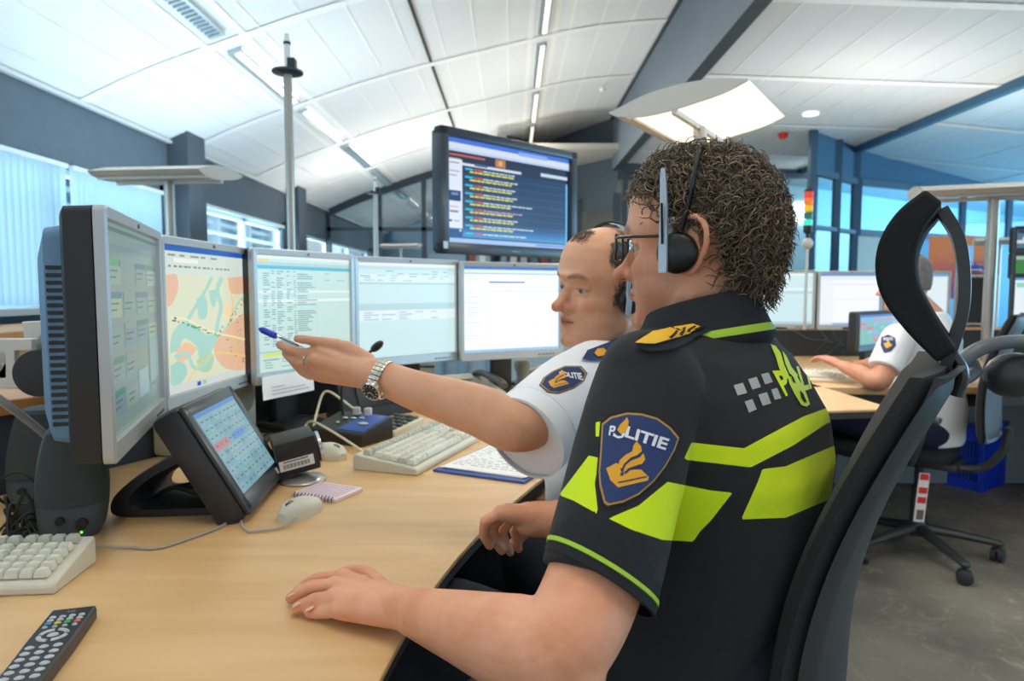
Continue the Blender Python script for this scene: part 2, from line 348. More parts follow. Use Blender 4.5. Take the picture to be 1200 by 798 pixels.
# small things on ceilings and walls
def ceil_dot(px, py, zf, r, m, nm, lab, cat, h=.05):
    z = zf; p = PZ(px, py, z); t = MB(); t.lathe([(r*.55, 0), (r, -h*.25), (r, -h*.6), (r*.5, -h)], (0, 0, 0)); o = t.build(nm, m); o.location = p; tag(o, lab, cat)
ceil_dot(918, 155, zr(3.3)-.02, .07, mat('alarm_red', '#c8251f', .3), 'smoke_alarm', 'small red alarm dome on the ceiling right of the big lamp', 'alarm', .1)
ceil_dot(903, 196, zr(3.5)-.1, .06, MC['alarm_red'], 'smoke_alarm', 'small red alarm dome just above the curly hair by the far wall', 'alarm', .08)
ceil_dot(706, 103, vz(1.0)-.03, .05, mat('detector_white', '#eceae4', .4), 'sprinkler', 'small white sprinkler head on the curved ceiling above the dark monitor screen', 'sprinkler', .06)
ceil_dot(950, 133, zr(3.9)-.01, .1, mat('downlight', '#eef6ff', .3, emit='#eef6ff', es=1.5), 'downlight', 'small round bright downlight on the right ceiling', 'downlight', .03)
t = MB(); t.box((0, 0, 0), (.26, .2, .16), bev=.02); o = t.build('wall_speaker', mat('detector_white2', '#e6e6e2', .4)); o.location = P(719, 182, 13.9)+Vector((0, -.1, 0)); tag(o, 'small white box speaker on the dark far wall beside the beam', 'speaker')

# ======================= LIGHT =======================
w = bpy.data.worlds.new('world'); SC.world = w; w.use_nodes = True; bg = w.node_tree.nodes['Background']; bg.inputs[0].default_value = (.80, .90, 1, 1); bg.inputs[1].default_value = .85
def area(name, loc, rot, sx, sy, power, col):
    l = bpy.data.lights.new(name, 'AREA'); l.shape = 'RECTANGLE'; l.size = sx; l.size_y = sy; l.energy = power; l.color = col
    o = bpy.data.objects.new(name, l); COL.objects.link(o); o.location = loc; o.rotation_euler = rot; return o
area('daylight_left', (-5.2, 4, 1.9), (0, -PI/2, 0), 2.2, 14, 950, (.70, .87, 1))
area('daylight_left_far', (-5.2, 13.5, 1.9), (0, -PI/2, 0), 2.2, 9, 750, (.70, .87, 1))
area('daylight_right', (12.5, 7, 1.7), (0, PI/2, 0), 2, 14, 800, (.35, .7, 1))
area('corner_fill', (8.2, 12.9, 2.75), (PI/2, 0, .3), 5, .4, 130, (.72, .9, 1))  # added fill, out of sight, brightening the pale surface behind the corner panes
# recessed lamps light the room from the ceiling
for y in (0.5, 4.6, 7.5, 9.6, 11.8):
    area('trough_glow', (.37, y, 4.08), (0, 0, 0), .2, 1.7, 26, (1, .9, .76))
    area('trough_glow', (-2.62, y, 3.45), (0, 0, 0), .2, 1.7, 16, (1, .93, .84))
    area('trough_glow', (3.8, y, 3.45), (0, 0, 0), .3, 1.2, 14, (1, .93, .84))
area('hall_glow', (-1.5, 18, 3.4), (0, 0, 0), 3, 4, 160, (.95, .97, 1))
area('inner_room_glow', (3, 14.8, 3.6), (0, 0, 0), 3, 1.5, 50, (1, .93, .8))
SC.view_settings.view_transform = 'Standard'; SC.view_settings.look = 'None'; SC.view_settings.gamma = 1; SC.view_settings.use_curve_mapping = False
SC.view_settings.exposure = 0
# ======================= MAIN DESK =======================
DZ = .75
m_wood = mat('desk_wood', '#e0ba86', .35, nscale=3, col2='#d6ac76', stretch=(1.2, 9, 3), spec=.45)
m_edge = mat('desk_edge', '#3a332e', .6); m_panel = mat('desk_panel_dark', '#2b2e33', .65); m_wood2 = mat('shelf_wood', '#c48f55', .45, nscale=3, col2='#b98349', stretch=(1.2, 9, 3))
front = bez([(-.19, .1, 0), (-.16, .4, 0), (-.134, .7, 0), (-.104, .904, 0), (-.045, 1.13, 0), (.075, 1.46, 0), (.2, 1.72, 0), (.42, 1.98, 0), (.8, 2.2, 0), (1.3, 2.3, 0)], 6)
back = [(1.3, 3.1), (.3, 3.05), (-.2, 2.9), (-.33, 2.55), (-.5, 2.42), (-.70, 2.08), (-.86, 1.63), (-1.0, 1.32), (-1.15, .95), (-1.25, .1)]
poly = [(p.x, p.y) for p in front]+back
t = thing('control_desk', 'long curved light wood control room desk under the row of monitors', 'desk', (-.5, 1.2, 0))
t0 = Vector(t.location)
def T(v): return Vector(v)-t0
b = MB(); b.prism([(p[0]+.5, p[1]-1.2) for p in poly], DZ-.008, DZ); b.build('worktop', m_wood, t, bev=.0015)
b = MB(); b.prism([(p.x+.5-.006, p.y-1.2+.002) for p in front]+[(p[0]+.5, p[1]-1.2) for p in back], DZ-.03, DZ-.008); b.build('underframe', m_edge, t)
b = MB()
bp = [(-1.3, .1), (-1.17, .95), (-1.02, 1.32), (-.875, 1.63), (-.72, 2.09), (-.52, 2.44), (-.36, 2.58)]
for p, q in zip(bp[:-1], bp[1:]):
    c = ((p[0]+q[0])/2, (p[1]+q[1])/2); b.box(T((c[0], c[1], .455)), (math.dist(p, q)+.01, .02, .91), rot=(0, 0, math.atan2(q[1]-p[1], q[0]-p[0])))
b.build('back_panel', m_panel, t, smooth=False)
b = MB(); b.prism([(p[0]+.5, p[1]-1.2) for p in [(-1.28, .1), (-1.15, .95), (-1.0, 1.32), (-.865, 1.62), (-1.3, 1.9), (-1.9, 1.6), (-1.9, .1)]], .905, .935); b.build('shelf', m_wood2, t, bev=.003)
for x, y in ((-.9, .4), (-.7, 1.4), (.9, 2.8), (-.3, 2.3)): b = MB(); b.box(T((x, y, .34)), (.06, .06, .68)); b.box(T((x, y, .02)), (.08, .4, .04)); b.build('leg', mat('leg_grey', '#8f979b', .4, metal=.5), t)
# ---- monitors ----
m_bez = mat('bezel_silver', '#b4bcbf', .38, metal=.35); m_bezin = mat('bezel_inner', '#6d7578', .5); m_shell = mat('shell_dark', '#1f2123', .5); m_vent = mat('vent_blue_grey', '#5d83a3', .5); m_btn = mat('button_dark', '#555b5e', .4)
EM = {}
def em(col, s=.95):
    k = (col, s)
    if k not in EM: EM[k] = mat('screen_%s_%d' % (col.strip('#'), int(s*100)), '#0a0a0a', .25, emit=col, es=s, spec=.35)
    return EM[k]
def ui_mesh(rects, W, H, bx, y0, parent, name='screen', s=.95, polys=()):
    """screen image made of flat coloured fields; u,v 0..1 from top left"""
    b = MB(); cols = []; 
    def ci(c):
        if c not in cols: cols.append(c)
        return cols.index(c)
    lay = 0; last = None
    for r in rects:
        u0, v0, u1, v1, c = r[:5]; lv = r[5] if len(r) > 5 else (0 if lay == 0 else 1); lay += 1
        y = y0-.0004*lv-(.0002 if lay > 1 else 0)
        X = lambda u: (u-.5)*W+bx[0]; Z = lambda v: (.5-v)*H+bx[1]
        b.quad((X(u0), y, Z(v1)), (X(u1), y, Z(v1)), (X(u1), y, Z(v0)), (X(u0), y, Z(v0)), ci(c))
    for pl, c, lv in polys:
        b.add([((u-.5)*W+bx[0], y0-.0004*lv-.0002, (.5-v)*H+bx[1]) for u, v in pl], [tuple(range(len(pl)))], ci(c))
    return b.build(name, [em(c, s) for c in cols], parent, smooth=False, fixn=False)
def textrows(u0, v0, u1, rows, dv, col, cols=(0,), h=.45, lv=2, rr=None, dens=.75):
    rr = rr or random; out = []
    for i in range(rows):
        v = v0+i*dv
        for k, c0 in enumerate(cols):
            c1 = cols[k+1] if k+1 < len(cols) else 1
            a = u0+(u1-u0)*c0; e = u0+(u1-u0)*c1
            if rr.random() < dens: out.append((a, v, a+(e-a)*rr.uniform(.35, .85), v+dv*h, col, lv))
    return out
SW, SH = .408, .306
def monitor(lab, pl, pr, zc, rects, polys=(), s=.95, H=.365, name='monitor', vents=True, grp=None, base=True, bez_=None, tilt=0, zb=DZ, arm=False):
    """flat monitor spanning the points pl, pr"""
    W = math.hypot(pr[0]-pl[0], pr[1]-pl[1]); rz = math.atan2(pr[1]-pl[1], pr[0]-pl[0]); mb_ = bez_ or m_bez
    t = thing(name, lab, 'monitor', ((pl[0]+pr[0])/2, (pl[1]+pr[1])/2, zb), rz, grp)
    zc -= zb; sw, sh = W-.036, H-.05; bo = .006
    b = MB()                                              # bezel as a frame with rounded outer corners
    def rr(w, h, r, n=5):
        return [(sx*(w/2-r)+r*math.cos(a0+PI/2*k/n), sz*(h/2-r)+r*math.sin(a0+PI/2*k/n)) for (sx, sz, a0) in ((1, 1, 0), (-1, 1, PI/2), (-1, -1, PI), (1, -1, 1.5*PI)) for k in range(n+1)]
    o = rr(W, H, .012); o2 = rr(W-.006, H-.006, .01); i = rr(sw+.004, sh+.004, .002); i = [(x, z+bo) for x, z in i]; i2 = [(x*.99, (z-bo)*.99+bo) for x, z in i]
    b.rings([[(x, -.002, z+zc) for x, z in o], [(x, -.016, z+zc) for x, z in o], [(x, -.019, z+zc) for x, z in o2], [(x, -.017, z+zc) for x, z in i], [(x, -.008, z+zc) for x, z in i2]], cap=False)
    b.build('bezel', mb_, t)
    b = MB(); b.rings([[(x, 0, z+zc) for x, z in rr(W-.002, H-.002, .012)], [(x, .035, z+zc) for x, z in rr(W-.006, H-.006, .012)], [(x, .04, z+zc) for x, z in rr(W-.02, H-.02, .012)]]); b.box((0, -.002, zc), (W-.01, .008, H-.01)); b.build('housing', m_shell, t)
    if vents:
        b = MB(); b.rings([[(x, .04, z+zc) for x, z in rr(W-.06, H-.05, .02)], [(x, .068, z+zc) for x, z in rr(W-.07, H-.06, .02)], [(x, .082, z+zc) for x, z in rr(W-.12, H-.12, .02)]])
        b.build('back_shell', m_vent, t)
        for sx in (-1, 1):
            b = MB()
            for k in range(22): b.box((sx*(W/2-.033), .054, zc-.125+k*.0105), (.004, .022, .0055))
            b.build('vent', m_shell, t)
    ui_mesh(rects, sw, sh, (0, zc+bo), -.0095, t, s=s, polys=polys)
    b = MB()
    for k in range(5): b.box((W/2-.05-k*.016, -.018, zc-H/2+.012), (.011, .004, .004))
    tag(b.build('button_row', m_btn, t), kind='stuff')
    b = MB(); b.cyl((0, -.0185, zc+H/2-.011), (0, -.02, zc+H/2-.011), .004, n=12); b.build('logo_dot', m_btn, t)
    if base:
        b = MB(); b.box((0, .09, (zc-.05)/2+.02), (.09, .03, zc-.03), bev=.008); b.box((0, .075, zc-.02), (.12, .02, .12), bev=.006); b.build('neck', m_shell, t)
        b = MB(); b.lathe([(.11, 0), (.11, .01), (.09, .018), (.02, .022)], (0, .08, 0)); b.build('foot', m_shell, t)
    if arm: b = MB(); b.tube(bez([(0, .07, zc), (arm[0]*.3, .11, zc-.01), (arm[0]*.7, arm[1]*.9, zc-.03), (arm[0], arm[1], zc-.06)], 6), .016, 12); b.box((0, .085, zc), (.1, .02, .1), bev=.004); b.build('mount_arm', m_bezin, t)
    return t, W
def at2(px, Y): p = P(px, 341, Y); return (p.x, p.y)
ZM = 1.087
R = random.Random(3)
# 1: oblique monitor at the left
r = [(0, 0, 1, 1, '#869e99'), (0, 0, 1, .1, '#91aaa5'), (0, .02, 1, .04, '#5f7473')]
for row in range(5):
    for cc in range(4):
        u, v = .04+cc*.24, .17+row*.155; c = R.choice(['#7d98a8', '#93ab9d', '#a3b59a', '#86a0a0', '#9db4b8'])
        if R.random() < .85: r += [(u, v, u+.2, v+.12, c, 1), (u, v, u+.2, v+.03, R.choice(['#567c8f', '#4f8f78', '#8b9aa0']), 2), (u+.02, v+.05, u+.15, v+.058, '#5d7072', 2), (u+.02, v+.08, u+.12, v+.088, '#5d7072', 2)]
r += [(.03, .165, .2, .2, '#4fae62', 3), (.5, .75, .7, .9, '#9dbcc4', 3), (.75, .6, .96, .85, '#93b2b6', 3)]
monitor('silver framed monitor seen almost edge on at the far left, with dim grey green screen', at2(110, .942), at2(179, 1.375), ZM+.0, r, s=.62, base=False, arm=(.25, .19))
# 2: map
r = [(0, 0, 1, 1, '#d6e0c0'), (0, 0, 1, .035, '#1b5fc0'), (0, .035, 1, .19, '#d9e4da'), (.03, .19, .97, .94, '#e0e4c6', 1), (0, .94, 1, 1, '#d5dbd8', 1), (.3, .955, .34, .985, '#2a50c8', 2), (.36, .955, .4, .985, '#8fd0b0', 2), (.1, .08, .35, .11, '#f4f6f0', 2)]
r += textrows(.05, .055, .6, 1, .03, '#8b9a98', (0, .2, .4, .6, .8), lv=2, rr=R)+textrows(.05, .13, .75, 1, .03, '#7f8e8d', [k/14 for k in range(14)], lv=2, rr=R)
def blob(pts): return [(p.x, p.y) for p in bez([(a, c, 0) for a, c in pts]+[(pts[0][0], pts[0][1], 0)], 4)][:-1]
pl = []
teal = '#a9d8cc'; pink = '#e9bd9d'; grn = '#b4d6b0'
def strip(pts, w, c, lv):
    q = bez([(a, d, 0) for a, d in pts], 5)
    for a, d in zip(q[:-1], q[1:]):
        n = Vector((-(d-a).y, (d-a).x, 0)); n = n.normalized()*w/2 if n.length > 0 else n
        e = (d-a)*.06; pl.append(([((a-e+n).x, (a-e+n).y), ((d+e+n).x, (d+e+n).y), ((d+e-n).x, (d+e-n).y), ((a-e-n).x, (a-e-n).y)], c, lv))
for c, pts in ((pink, [(.03, .2), (.12, .19), (.14, .27), (.1, .36), (.03, .4)]), (pink, [(.7, .2), (.95, .19), (.97, .3), (.82, .33), (.72, .3)]), (pink, [(.6, .62), (.75, .55), (.97, .5), (.97, .93), (.7, .93), (.55, .85), (.5, .72)]), ('#f2c79f', [(.1, .7), (.2, .66), (.3, .72), (.2, .78), (.1, .78)]),
               (teal, [(.04, .72), (.06, .6), (.16, .52), (.3, .55), (.4, .62), (.5, .64), (.46, .72), (.34, .8), (.3, .7), (.18, .63), (.12, .7)]), (teal, [(.32, .36), (.4, .33), (.44, .4), (.42, .5), (.34, .5)]), (teal, [(.46, .3), (.55, .3), (.53, .42), (.48, .4)]), (teal, [(.04, .8), (.14, .78), (.2, .86), (.14, .93), (.04, .93)]),
               (grn, [(.3, .8), (.42, .76), (.5, .8), (.44, .9), (.33, .88)]), ('#f6ddb0', [(.62, .42), (.72, .4), (.75, .5), (.66, .54)])): pl.append((blob(pts), c, 2))
strip([(.5, .2), (.42, .3), (.3, .42), (.18, .55), (.06, .7)], .03, teal, 3); strip([(.62, .2), (.56, .3), (.6, .42), (.55, .55), (.52, .66), (.42, .76)], .045, teal, 3)
strip([(.97, .3), (.8, .42), (.7, .55), (.6, .63)], .02, '#b8dcc0', 3); strip([(.05, .48), (.2, .5), (.35, .56), (.55, .63), (.7, .66), (.95, .72)], .012, '#f8efc0', 4); strip([(.7, .2), (.75, .4), (.72, .6), (.8, .8), (.78, .93)], .012, '#f4c070', 4); strip([(.2, .93), (.3, .85), (.5, .78), (.7, .8), (.97, .86)], .012, '#f4d080', 4)
strip([(.08, .75), (.2, .74), (.27, .85), (.4, .84), (.46, .75), (.5, .66)], .03, '#a8ddd4', 3)
for k in range(70):
    tt = R.random(); u, v = .06+.5*tt, .485+.16*tt+R.uniform(-.012, .012)
    if k > 34: u, v = .56+.38*tt, .62-.28*tt+R.uniform(-.03, .03)
    if k > 52: u, v = R.uniform(.6, .95), R.uniform(.45, .9)
    w = .008; c = ['#1c9c3a', '#1c9c3a', '#2fbf4c', '#173f9c', '#4b4b3b', '#c8403a'][R.randrange(6)]
    r.append((u, v, u+R.uniform(.01, .022), v+R.uniform(.006, .012), c, 6))
monitor('silver framed monitor showing a street map with green and blue markers', at2(180, 1.39), at2(291, 1.86), ZM-.005, r, pl, s=.92, base=False, arm=(.05, .15))
# 3: list
r = [(0, 0, 1, 1, '#cbe6df'), (0, 0, 1, .03, '#e6efe8'), (0, .03, .12, .05, '#f0d24a', 1), (0, .055, 1, .085, '#b8d2cf', 1), (0, .085, 1, .115, '#54b8d0', 1), (0, .3, 1, .32, '#e6f4ee', 1), (0, .375, 1, .4, '#eef6f0', 1), (0, .82, 1, .835, '#aacfca', 1), (.05, .84, .22, .865, '#dfe94a', 1), (.05, .89, .2, .9, '#78a0a4', 1)]
r += textrows(.06, .13, .66, 34, .0195, '#6f9a9c', (0, .13, .22, .38, .5, .56), h=.4, lv=2, rr=R, dens=.72)+textrows(.06, .87, .6, 5, .022, '#8cb0ae', (0, .3), h=.35, lv=2, rr=R)+textrows(.7, .1, .98, 6, .02, '#9abcbb', (0, .5), h=.4, lv=2, rr=R, dens=.4)
r += [(u, .08, u+.0025, .8, '#b3d4d2', 1) for u in (.12, .2, .34, .44, .6)]
t3, W3 = monitor('silver framed monitor with a pale green list, partly covered by the pointing hand', at2(291, 1.79), at2(411, 2.16), ZM-.005, r, s=.95)
# 4: sparse
r = [(0, 0, 1, 1, '#d0ecee'), (0, 0, 1, .035, '#e9f3f3'), (0, .035, 1, .07, '#c3dfe2', 1), (0, .12, 1, .2, '#e3f4f4', 1), (0, .21, 1, .225, '#b0d0d6', 1), (0, .43, 1, .5, '#bcdade', 1), (0, .5, 1, .61, '#e6f4f4', 1)]
r += textrows(.02, .08, .98, 3, .028, '#93b6bc', [k/8 for k in range(8)], h=.35, lv=2, rr=R, dens=.5)+textrows(.05, .13, .95, 3, .025, '#a7c6ca', [k/7 for k in range(7)], h=.35, lv=2, rr=R, dens=.6)+textrows(.05, .52, .9, 4, .024, '#9dbcc2', [k/5 for k in range(5)], h=.35, lv=2, rr=R, dens=.6)
r += [(u, .12, u+.002, .2, '#b5d3d8', 2) for u in np.linspace(.1, .9, 9)]+[(u, .5, u+.002, .61, '#b5d3d8', 2) for u in np.linspace(.1, .9, 7)]
monitor('silver framed monitor with an almost empty pale blue screen behind the microphone', at2(412, 2.2), at2(535, 2.52), ZM-.007, r, s=1.0)
# 5: white
r = [(0, 0, 1, 1, '#f4fafc'), (0, 0, 1, .03, '#3d7fd0'), (0, .03, 1, .07, '#dfeaf4', 1), (0, .07, 1, .085, '#a6c4de', 1), (.23, .1, .235, .95, '#c3d3de', 1), (.25, .17, .62, .185, '#3c6cb4', 1), (.25, .28, 1, .285, '#9fb9d2', 1), (0, .97, 1, 1, '#9ec4e4', 1), (.99, 0, 1, 1, '#77b2dc', 1)]
r += textrows(.02, .11, .2, 28, .03, '#b9cbd6', (0,), h=.25, lv=2, rr=R)+textrows(.27, .32, .95, 20, .032, '#dbe3ea', (0, .5), h=.25, lv=2, rr=R, dens=.5)
monitor('silver framed monitor with a bright white page beside the balding man\'s face', at2(537, 2.49), at2(658, 2.72), ZM-.012, r, s=1.15)
# paper note on monitor 3
nt_ = thing('paper_note', 'small white paper note taped under the list monitor and behind the pointing hand', 'paper', P(337, 445, 1.88))
b = MB(); a = P(307, 441, 1.8)-nt_.location; e = P(366, 431, 1.97)-nt_.location; n = 12
ra = [a+(e-a)*(k/n)+Vector((.005, -.012+.004*math.sin(k*.6), 0)) for k in range(n+1)]; dn = Vector((.005, -.01, -.062))
for k in range(n):
    for q in range(4): b.quad(ra[k]+dn*(q/4)+Vector((0, -.003*math.sin(q*.8), 0)), ra[k+1]+dn*(q/4)+Vector((0, -.003*math.sin(q*.8), 0)), ra[k+1]+dn*((q+1)/4)+Vector((0, -.003*math.sin(q*.8+.8), 0)), ra[k]+dn*((q+1)/4)+Vector((0, -.003*math.sin(q*.8+.8), 0)), 0)
b.build('sheet', mat('paper', '#f1f1ef', .7), nt_, fixn=False)
b = MB()
for q, (k0, k1) in enumerate(((2, 5), (2, 10), (2, 11))):
    f0, f1 = (.5+.15*q), (.525+.15*q); off = Vector((.001, -.007, 0))
    b.quad(ra[k0]+dn*f0+off, ra[k1]+dn*f0+off, ra[k1]+dn*f1+off, ra[k0]+dn*f1+off)
b.build('print', mat('ink_grey', '#8a8a90', .8), nt_, smooth=False)
# ---- wall monitor ----
L_ = P(513, 225, 3.37); Rr = P(672, 242, 4.05); Lt = (L_.x, L_.y); Rt = (Rr.x, Rr.y); Wt = math.dist(Lt, Rt)
tv = thing('large_display', 'large dark framed display with yellow text lines on blue, mounted above the monitors', 'display', ((Lt[0]+Rt[0])/2, (Lt[1]+Rt[1])/2, 0), math.atan2(Rt[1]-Lt[1], Rt[0]-Lt[0]))
zt0, zt1 = 1.335, 1.95; zc = (zt0+zt1)/2; Ht = zt1-zt0
m_tv = mat('tv_frame', '#343c44', .35); b = MB(); sw, sh = Wt-.1, Ht-.1
for x, z, dx, dz in ((0, Ht/2-.022, Wt, .044), (0, -Ht/2+.028, Wt, .056), (-Wt/2+.025, 0, .05, Ht), (Wt/2-.025, 0, .05, Ht)): b.box((x, 0, zc+z), (dx, .06, dz), bev=.006)
b.box((0, .03, zc), (Wt-.02, .07, Ht-.02), bev=.01); b.build('frame', m_tv, tv)
b = MB(); b.box((0, .09, zc), (Wt*.7, .07, Ht*.7), bev=.02); b.cyl((0, .13, 0), (0, .13, zc), .03); b.box((0, .1, .02), (.6, .4, .03), bev=.01); b.build('stand', m_shell, tv)
b = MB(); b.box((-Wt/2+.022, -.032, zc-Ht/2+.04), (.026, .004, .035)); b.build('sticker', mat('sticker_blue', '#a9cfe0', .5), tv)
b = MB(); vs, fs = text_tris('SAMSUNG', .014, align='CENTER'); b.add([(v.x, -.0325, zc-Ht/2+.02+v.y) for v in vs], fs); b.build('brand_mark', mat('mark_grey', '#9aa2a8', .4), tv, smooth=False)
r = [(0, 0, 1, 1, '#22365c'), (0, 0, 1, .045, '#4a79e0'), (0, .045, 1, .1, '#dbe6f8'), (0, .1, 1, .125, '#c6d6f2', 1), (.55, .02, .8, .06, '#8fb2f0', 2), (0, .125, .57, .26, '#2c2d49', 1), (.02, .15, .28, .168, '#c8674a', 2), (.02, .19, .1, .2, '#8aa0a8', 2), (.36, .135, .44, .215, '#b9824e', 2), (.385, .15, .415, .2, '#e8b070', 3), (.57, .125, 1, .27, '#252c46', 1), (.74, .2, .985, .235, '#cfe0ec', 2),
     (0, .2, .11, .86, '#e6ecfa', 2), (.11, .225, .57, .25, '#dce6ee', 2), (.2, .215, .3, .24, '#4a5f8c', 3), (.012, .5, .098, .6, '#12305c', 3), (.03, .52, .08, .545, '#6d90c0', 4), (.02, .23, .09, .24, '#9a6d9a', 3), (.02, .31, .09, .32, '#b88ab0', 3), (.02, .35, .07, .36, '#8a94b8', 3), (.02, .65, .08, .66, '#d88aa0', 3), (.02, .69, .08, .71, '#a06d90', 3), (.015, .78, .035, .8, '#20304c', 3), (.05, .785, .09, .795, '#8a94b8', 3),
     (0, .955, 1, 1, '#a9c1ea', 2), (.97, .28, .985, .95, '#7cc8f0', 3), (0, .87, .11, .955, '#1c3f80', 2), (.09, .87, .1, .89, '#ffffff', 3), (.7, .965, .97, .985, '#6d8fd4', 3)]
for k in range(9):
    v = .27+k*.078; w = [.5, .52, .52, .52, .66, .56, .52, .67, .6][k]; cc = '#dfe6ee' if k != 5 else '#d8a0d8'
    for u0, u1, c in ((.13, .19, '#3cc8e0'), (.2, .215, '#e05a4a'), (.22, .26, '#e05a4a')): r.append((u0, v, u1, v+.016, c, 3))
    u = .265
    while u < w: e = u+R.uniform(.015, .05); r.append((u, v+.004, min(e, w+.02), v+.016, cc, 3)); u = e+.006
    if k < 8:
        u = .165
        while u < .48: e = u+R.uniform(.02, .05); r.append((u, v+.026, e, v+.042, '#e3e44c', 3)); u = e+.006
    if k < 8: r.append((.115, v+.062, .965, v+.0645, '#5a6d94', 3))
gb = [(0, .78+.02*i, .97, .8+.02*i, c, 1) for i, c in enumerate(['#223c68', '#234475', '#254d84', '#285894', '#2c66a4', '#3274b0', '#3a83bc', '#4390c6'])]
ui_mesh(r[:1]+gb+r[1:], sw, sh, (0, zc+.006), -.0305 if False else -.0062, tv, s=.95)
b = MB(); b.box((0, -.004, zc+.006), (sw+.01, .003, sh+.01)); b.build('panel', m_shell, tv)
# ---- touch monitor on its arched stand ----
BL, BR = Vector((-.452, 1.145, 0)), Vector((-.482, 1.43, 0)); W = (BR-BL).length
tm = thing('touch_monitor', 'small black touch screen tilted back on a black arched stand', 'monitor', ((BL.x+BR.x)/2, (BL.y+BR.y)/2, DZ), math.atan2((BR-BL).y, (BR-BL).x))
m_elo = mat('touch_black', '#26282b', .42); m_elof = mat('touch_face', '#363c41', .35)
Rt_ = Euler((-math.radians(30), 0, 0)).to_matrix(); Hh = .225
def TM(b): b.M = Matrix.Translation((0, .0, .012)) @ Rt_.to_4x4(); return b
b = TM(MB()); b.box((0, .028, Hh/2), (W, .056, Hh), bev=.016); b.box((0, .06, Hh/2), (W*.7, .02, Hh*.7), bev=.008); b.build('housing', m_elo, tm)
b = TM(MB()); fw = .026; zz = Hh/2
for x, z, dx, dz in ((0, Hh-.016, W-.014, .022), (0, .02, W-.014, .034), (-W/2+.018, zz, .024, Hh-.014), (W/2-.018, zz, .024, Hh-.014)): b.box((x, -.001, z), (dx, .008, dz), bev=.003)
b.build('front_frame', m_elof, tm)
em_r = [(0, 0, 1, 1, '#8fb9c6'), (0, 0, 1, .06, '#5d93d6', 1)]
for i in range(9):
    v = .08+i*.1
    for k in range(9):
        c = R.choice(['#8cbcc4', '#97c4c8', '#86b2c0', '#9cb9c6']); 
        if i == 3 and k < 3: c = '#d98a86'
        if i == 3 and k in (4, 5, 6): c = '#6d9ce0'
        if i == 4 and k in (2, 3): c = '#a3c0c8'
        em_r.append((.02+k*.108, v, .12+k*.108, v+.085, c, 2)); em_r.append((.035+k*.108, v+.03, .035+k*.108+R.uniform(.03, .07), v+.045, '#567f92', 3))
o = ui_mesh(em_r, W-.062, Hh-.058, (0, 0), 0, tm, s=.72); o.data.transform(Matrix.Translation((0, 0, .012)) @ Rt_.to_4x4() @ Matrix.Translation((0, -.0035, Hh/2+.004)))
b = TM(MB()); b.box((W/2-.035, -.0065, .021), (.045, .002, .013)); b.build('sticker', mat('sticker_white', '#e8e8e4', .5), tm)
b = MB(); b.M = Matrix.Translation((0, 0, .012)) @ Rt_.to_4x4(); vs, fs = text_tris('elo', .013, .0003); b.add([(v.x-.11, -.0055, v.y+.016) for v in vs], fs); b.build('brand_mark', mat('mark_dim', '#5a6268', .4), tm, smooth=False)
# stand: sculpted wing with oval opening
def arch(sy, k=1): # outer profile points in (y back, z up)
    return [(.03, .0), (.07, .0), (.13, .0), (.2, .0), (.243, .004), (.252, .02), (.24, .045), (.2, .078), (.15, .105), (.1, .122), (.085, .127), (.085, .11), (.07, .07), (.045, .03)]
outer = bez([(y, z, 0) for y, z in arch(0)]+[(0, 0, 0)], 4)[:-1]
cen = Vector((.105, .052, 0)); rs = []
for w_, sc, off in ((-.085, .985, 0), (-.07, 1, 0), (.07, 1, 0), (.085, .985, 0)): rs.append([Vector((w_, cen.x+(p.x-cen.x)*sc, cen.y+(p.y-cen.y)*sc)) for p in outer])
def inner_pt(p, s=.62):
    v = Vector((p.x, p.y, 0)); q = cen+(v-cen)*s; q.x += .005; q.y = max(.006, q.y); return q
ro = rs; ri = [[Vector((w_, inner_pt(p, s_).x, inner_pt(p, s_).y)) for p in outer] for w_, s_ in ((.085, .74), (.055, .6), (-.055, .6), (-.085, .74))]
b = MB(); b.rings(ro+ri, cap=False, closed=True); b.build('stand', m_elo, tm)
b = MB()
for k in range(3): b.tube(bez([(-.04+.03*k, .03, .05+.01*k), (-.05+.03*k, .1, .03+.006*k), (-.04, .16, .04), (-.03, .2, .02)]), .004, 6)
b.build('cable', mat('cable_black', '#141414', .5), tm)
# ---- beige loudspeaker behind it ----
t = thing('desk_loudspeaker', 'cream desktop loudspeaker with a round grille behind the touch screen', 'speaker', (-.775, 1.78, DZ), math.atan2(.33, .085))
m_cream = mat('cream_plastic', '#d9d3bb', .5)
b = MB(); b.box((0, .06, .1), (.34, .12, .2), bev=.012); b.build('case', m_cream, t)
b = MB(); b.lathe([(.05, -.004), (.052, .0), (.046, .004), (.044, .001), (.0, .001)], (.11, 0, .11), (0, -1, 0)); b.build('grille_ring', mat('grille_grey', '#b3b0a2', .6), t)
b = MB()
for k in range(-4, 5): b.box((.11+k*.009, -.002, .11), (.002, .004, 2*math.sqrt(.043**2-(k*.009)**2))); b.box((.11, -.002, .11+k*.009), (2*math.sqrt(.043**2-(k*.009)**2), .004, .002))
b.build('grille', mat('grille_mid', '#a19e90', .6), t)
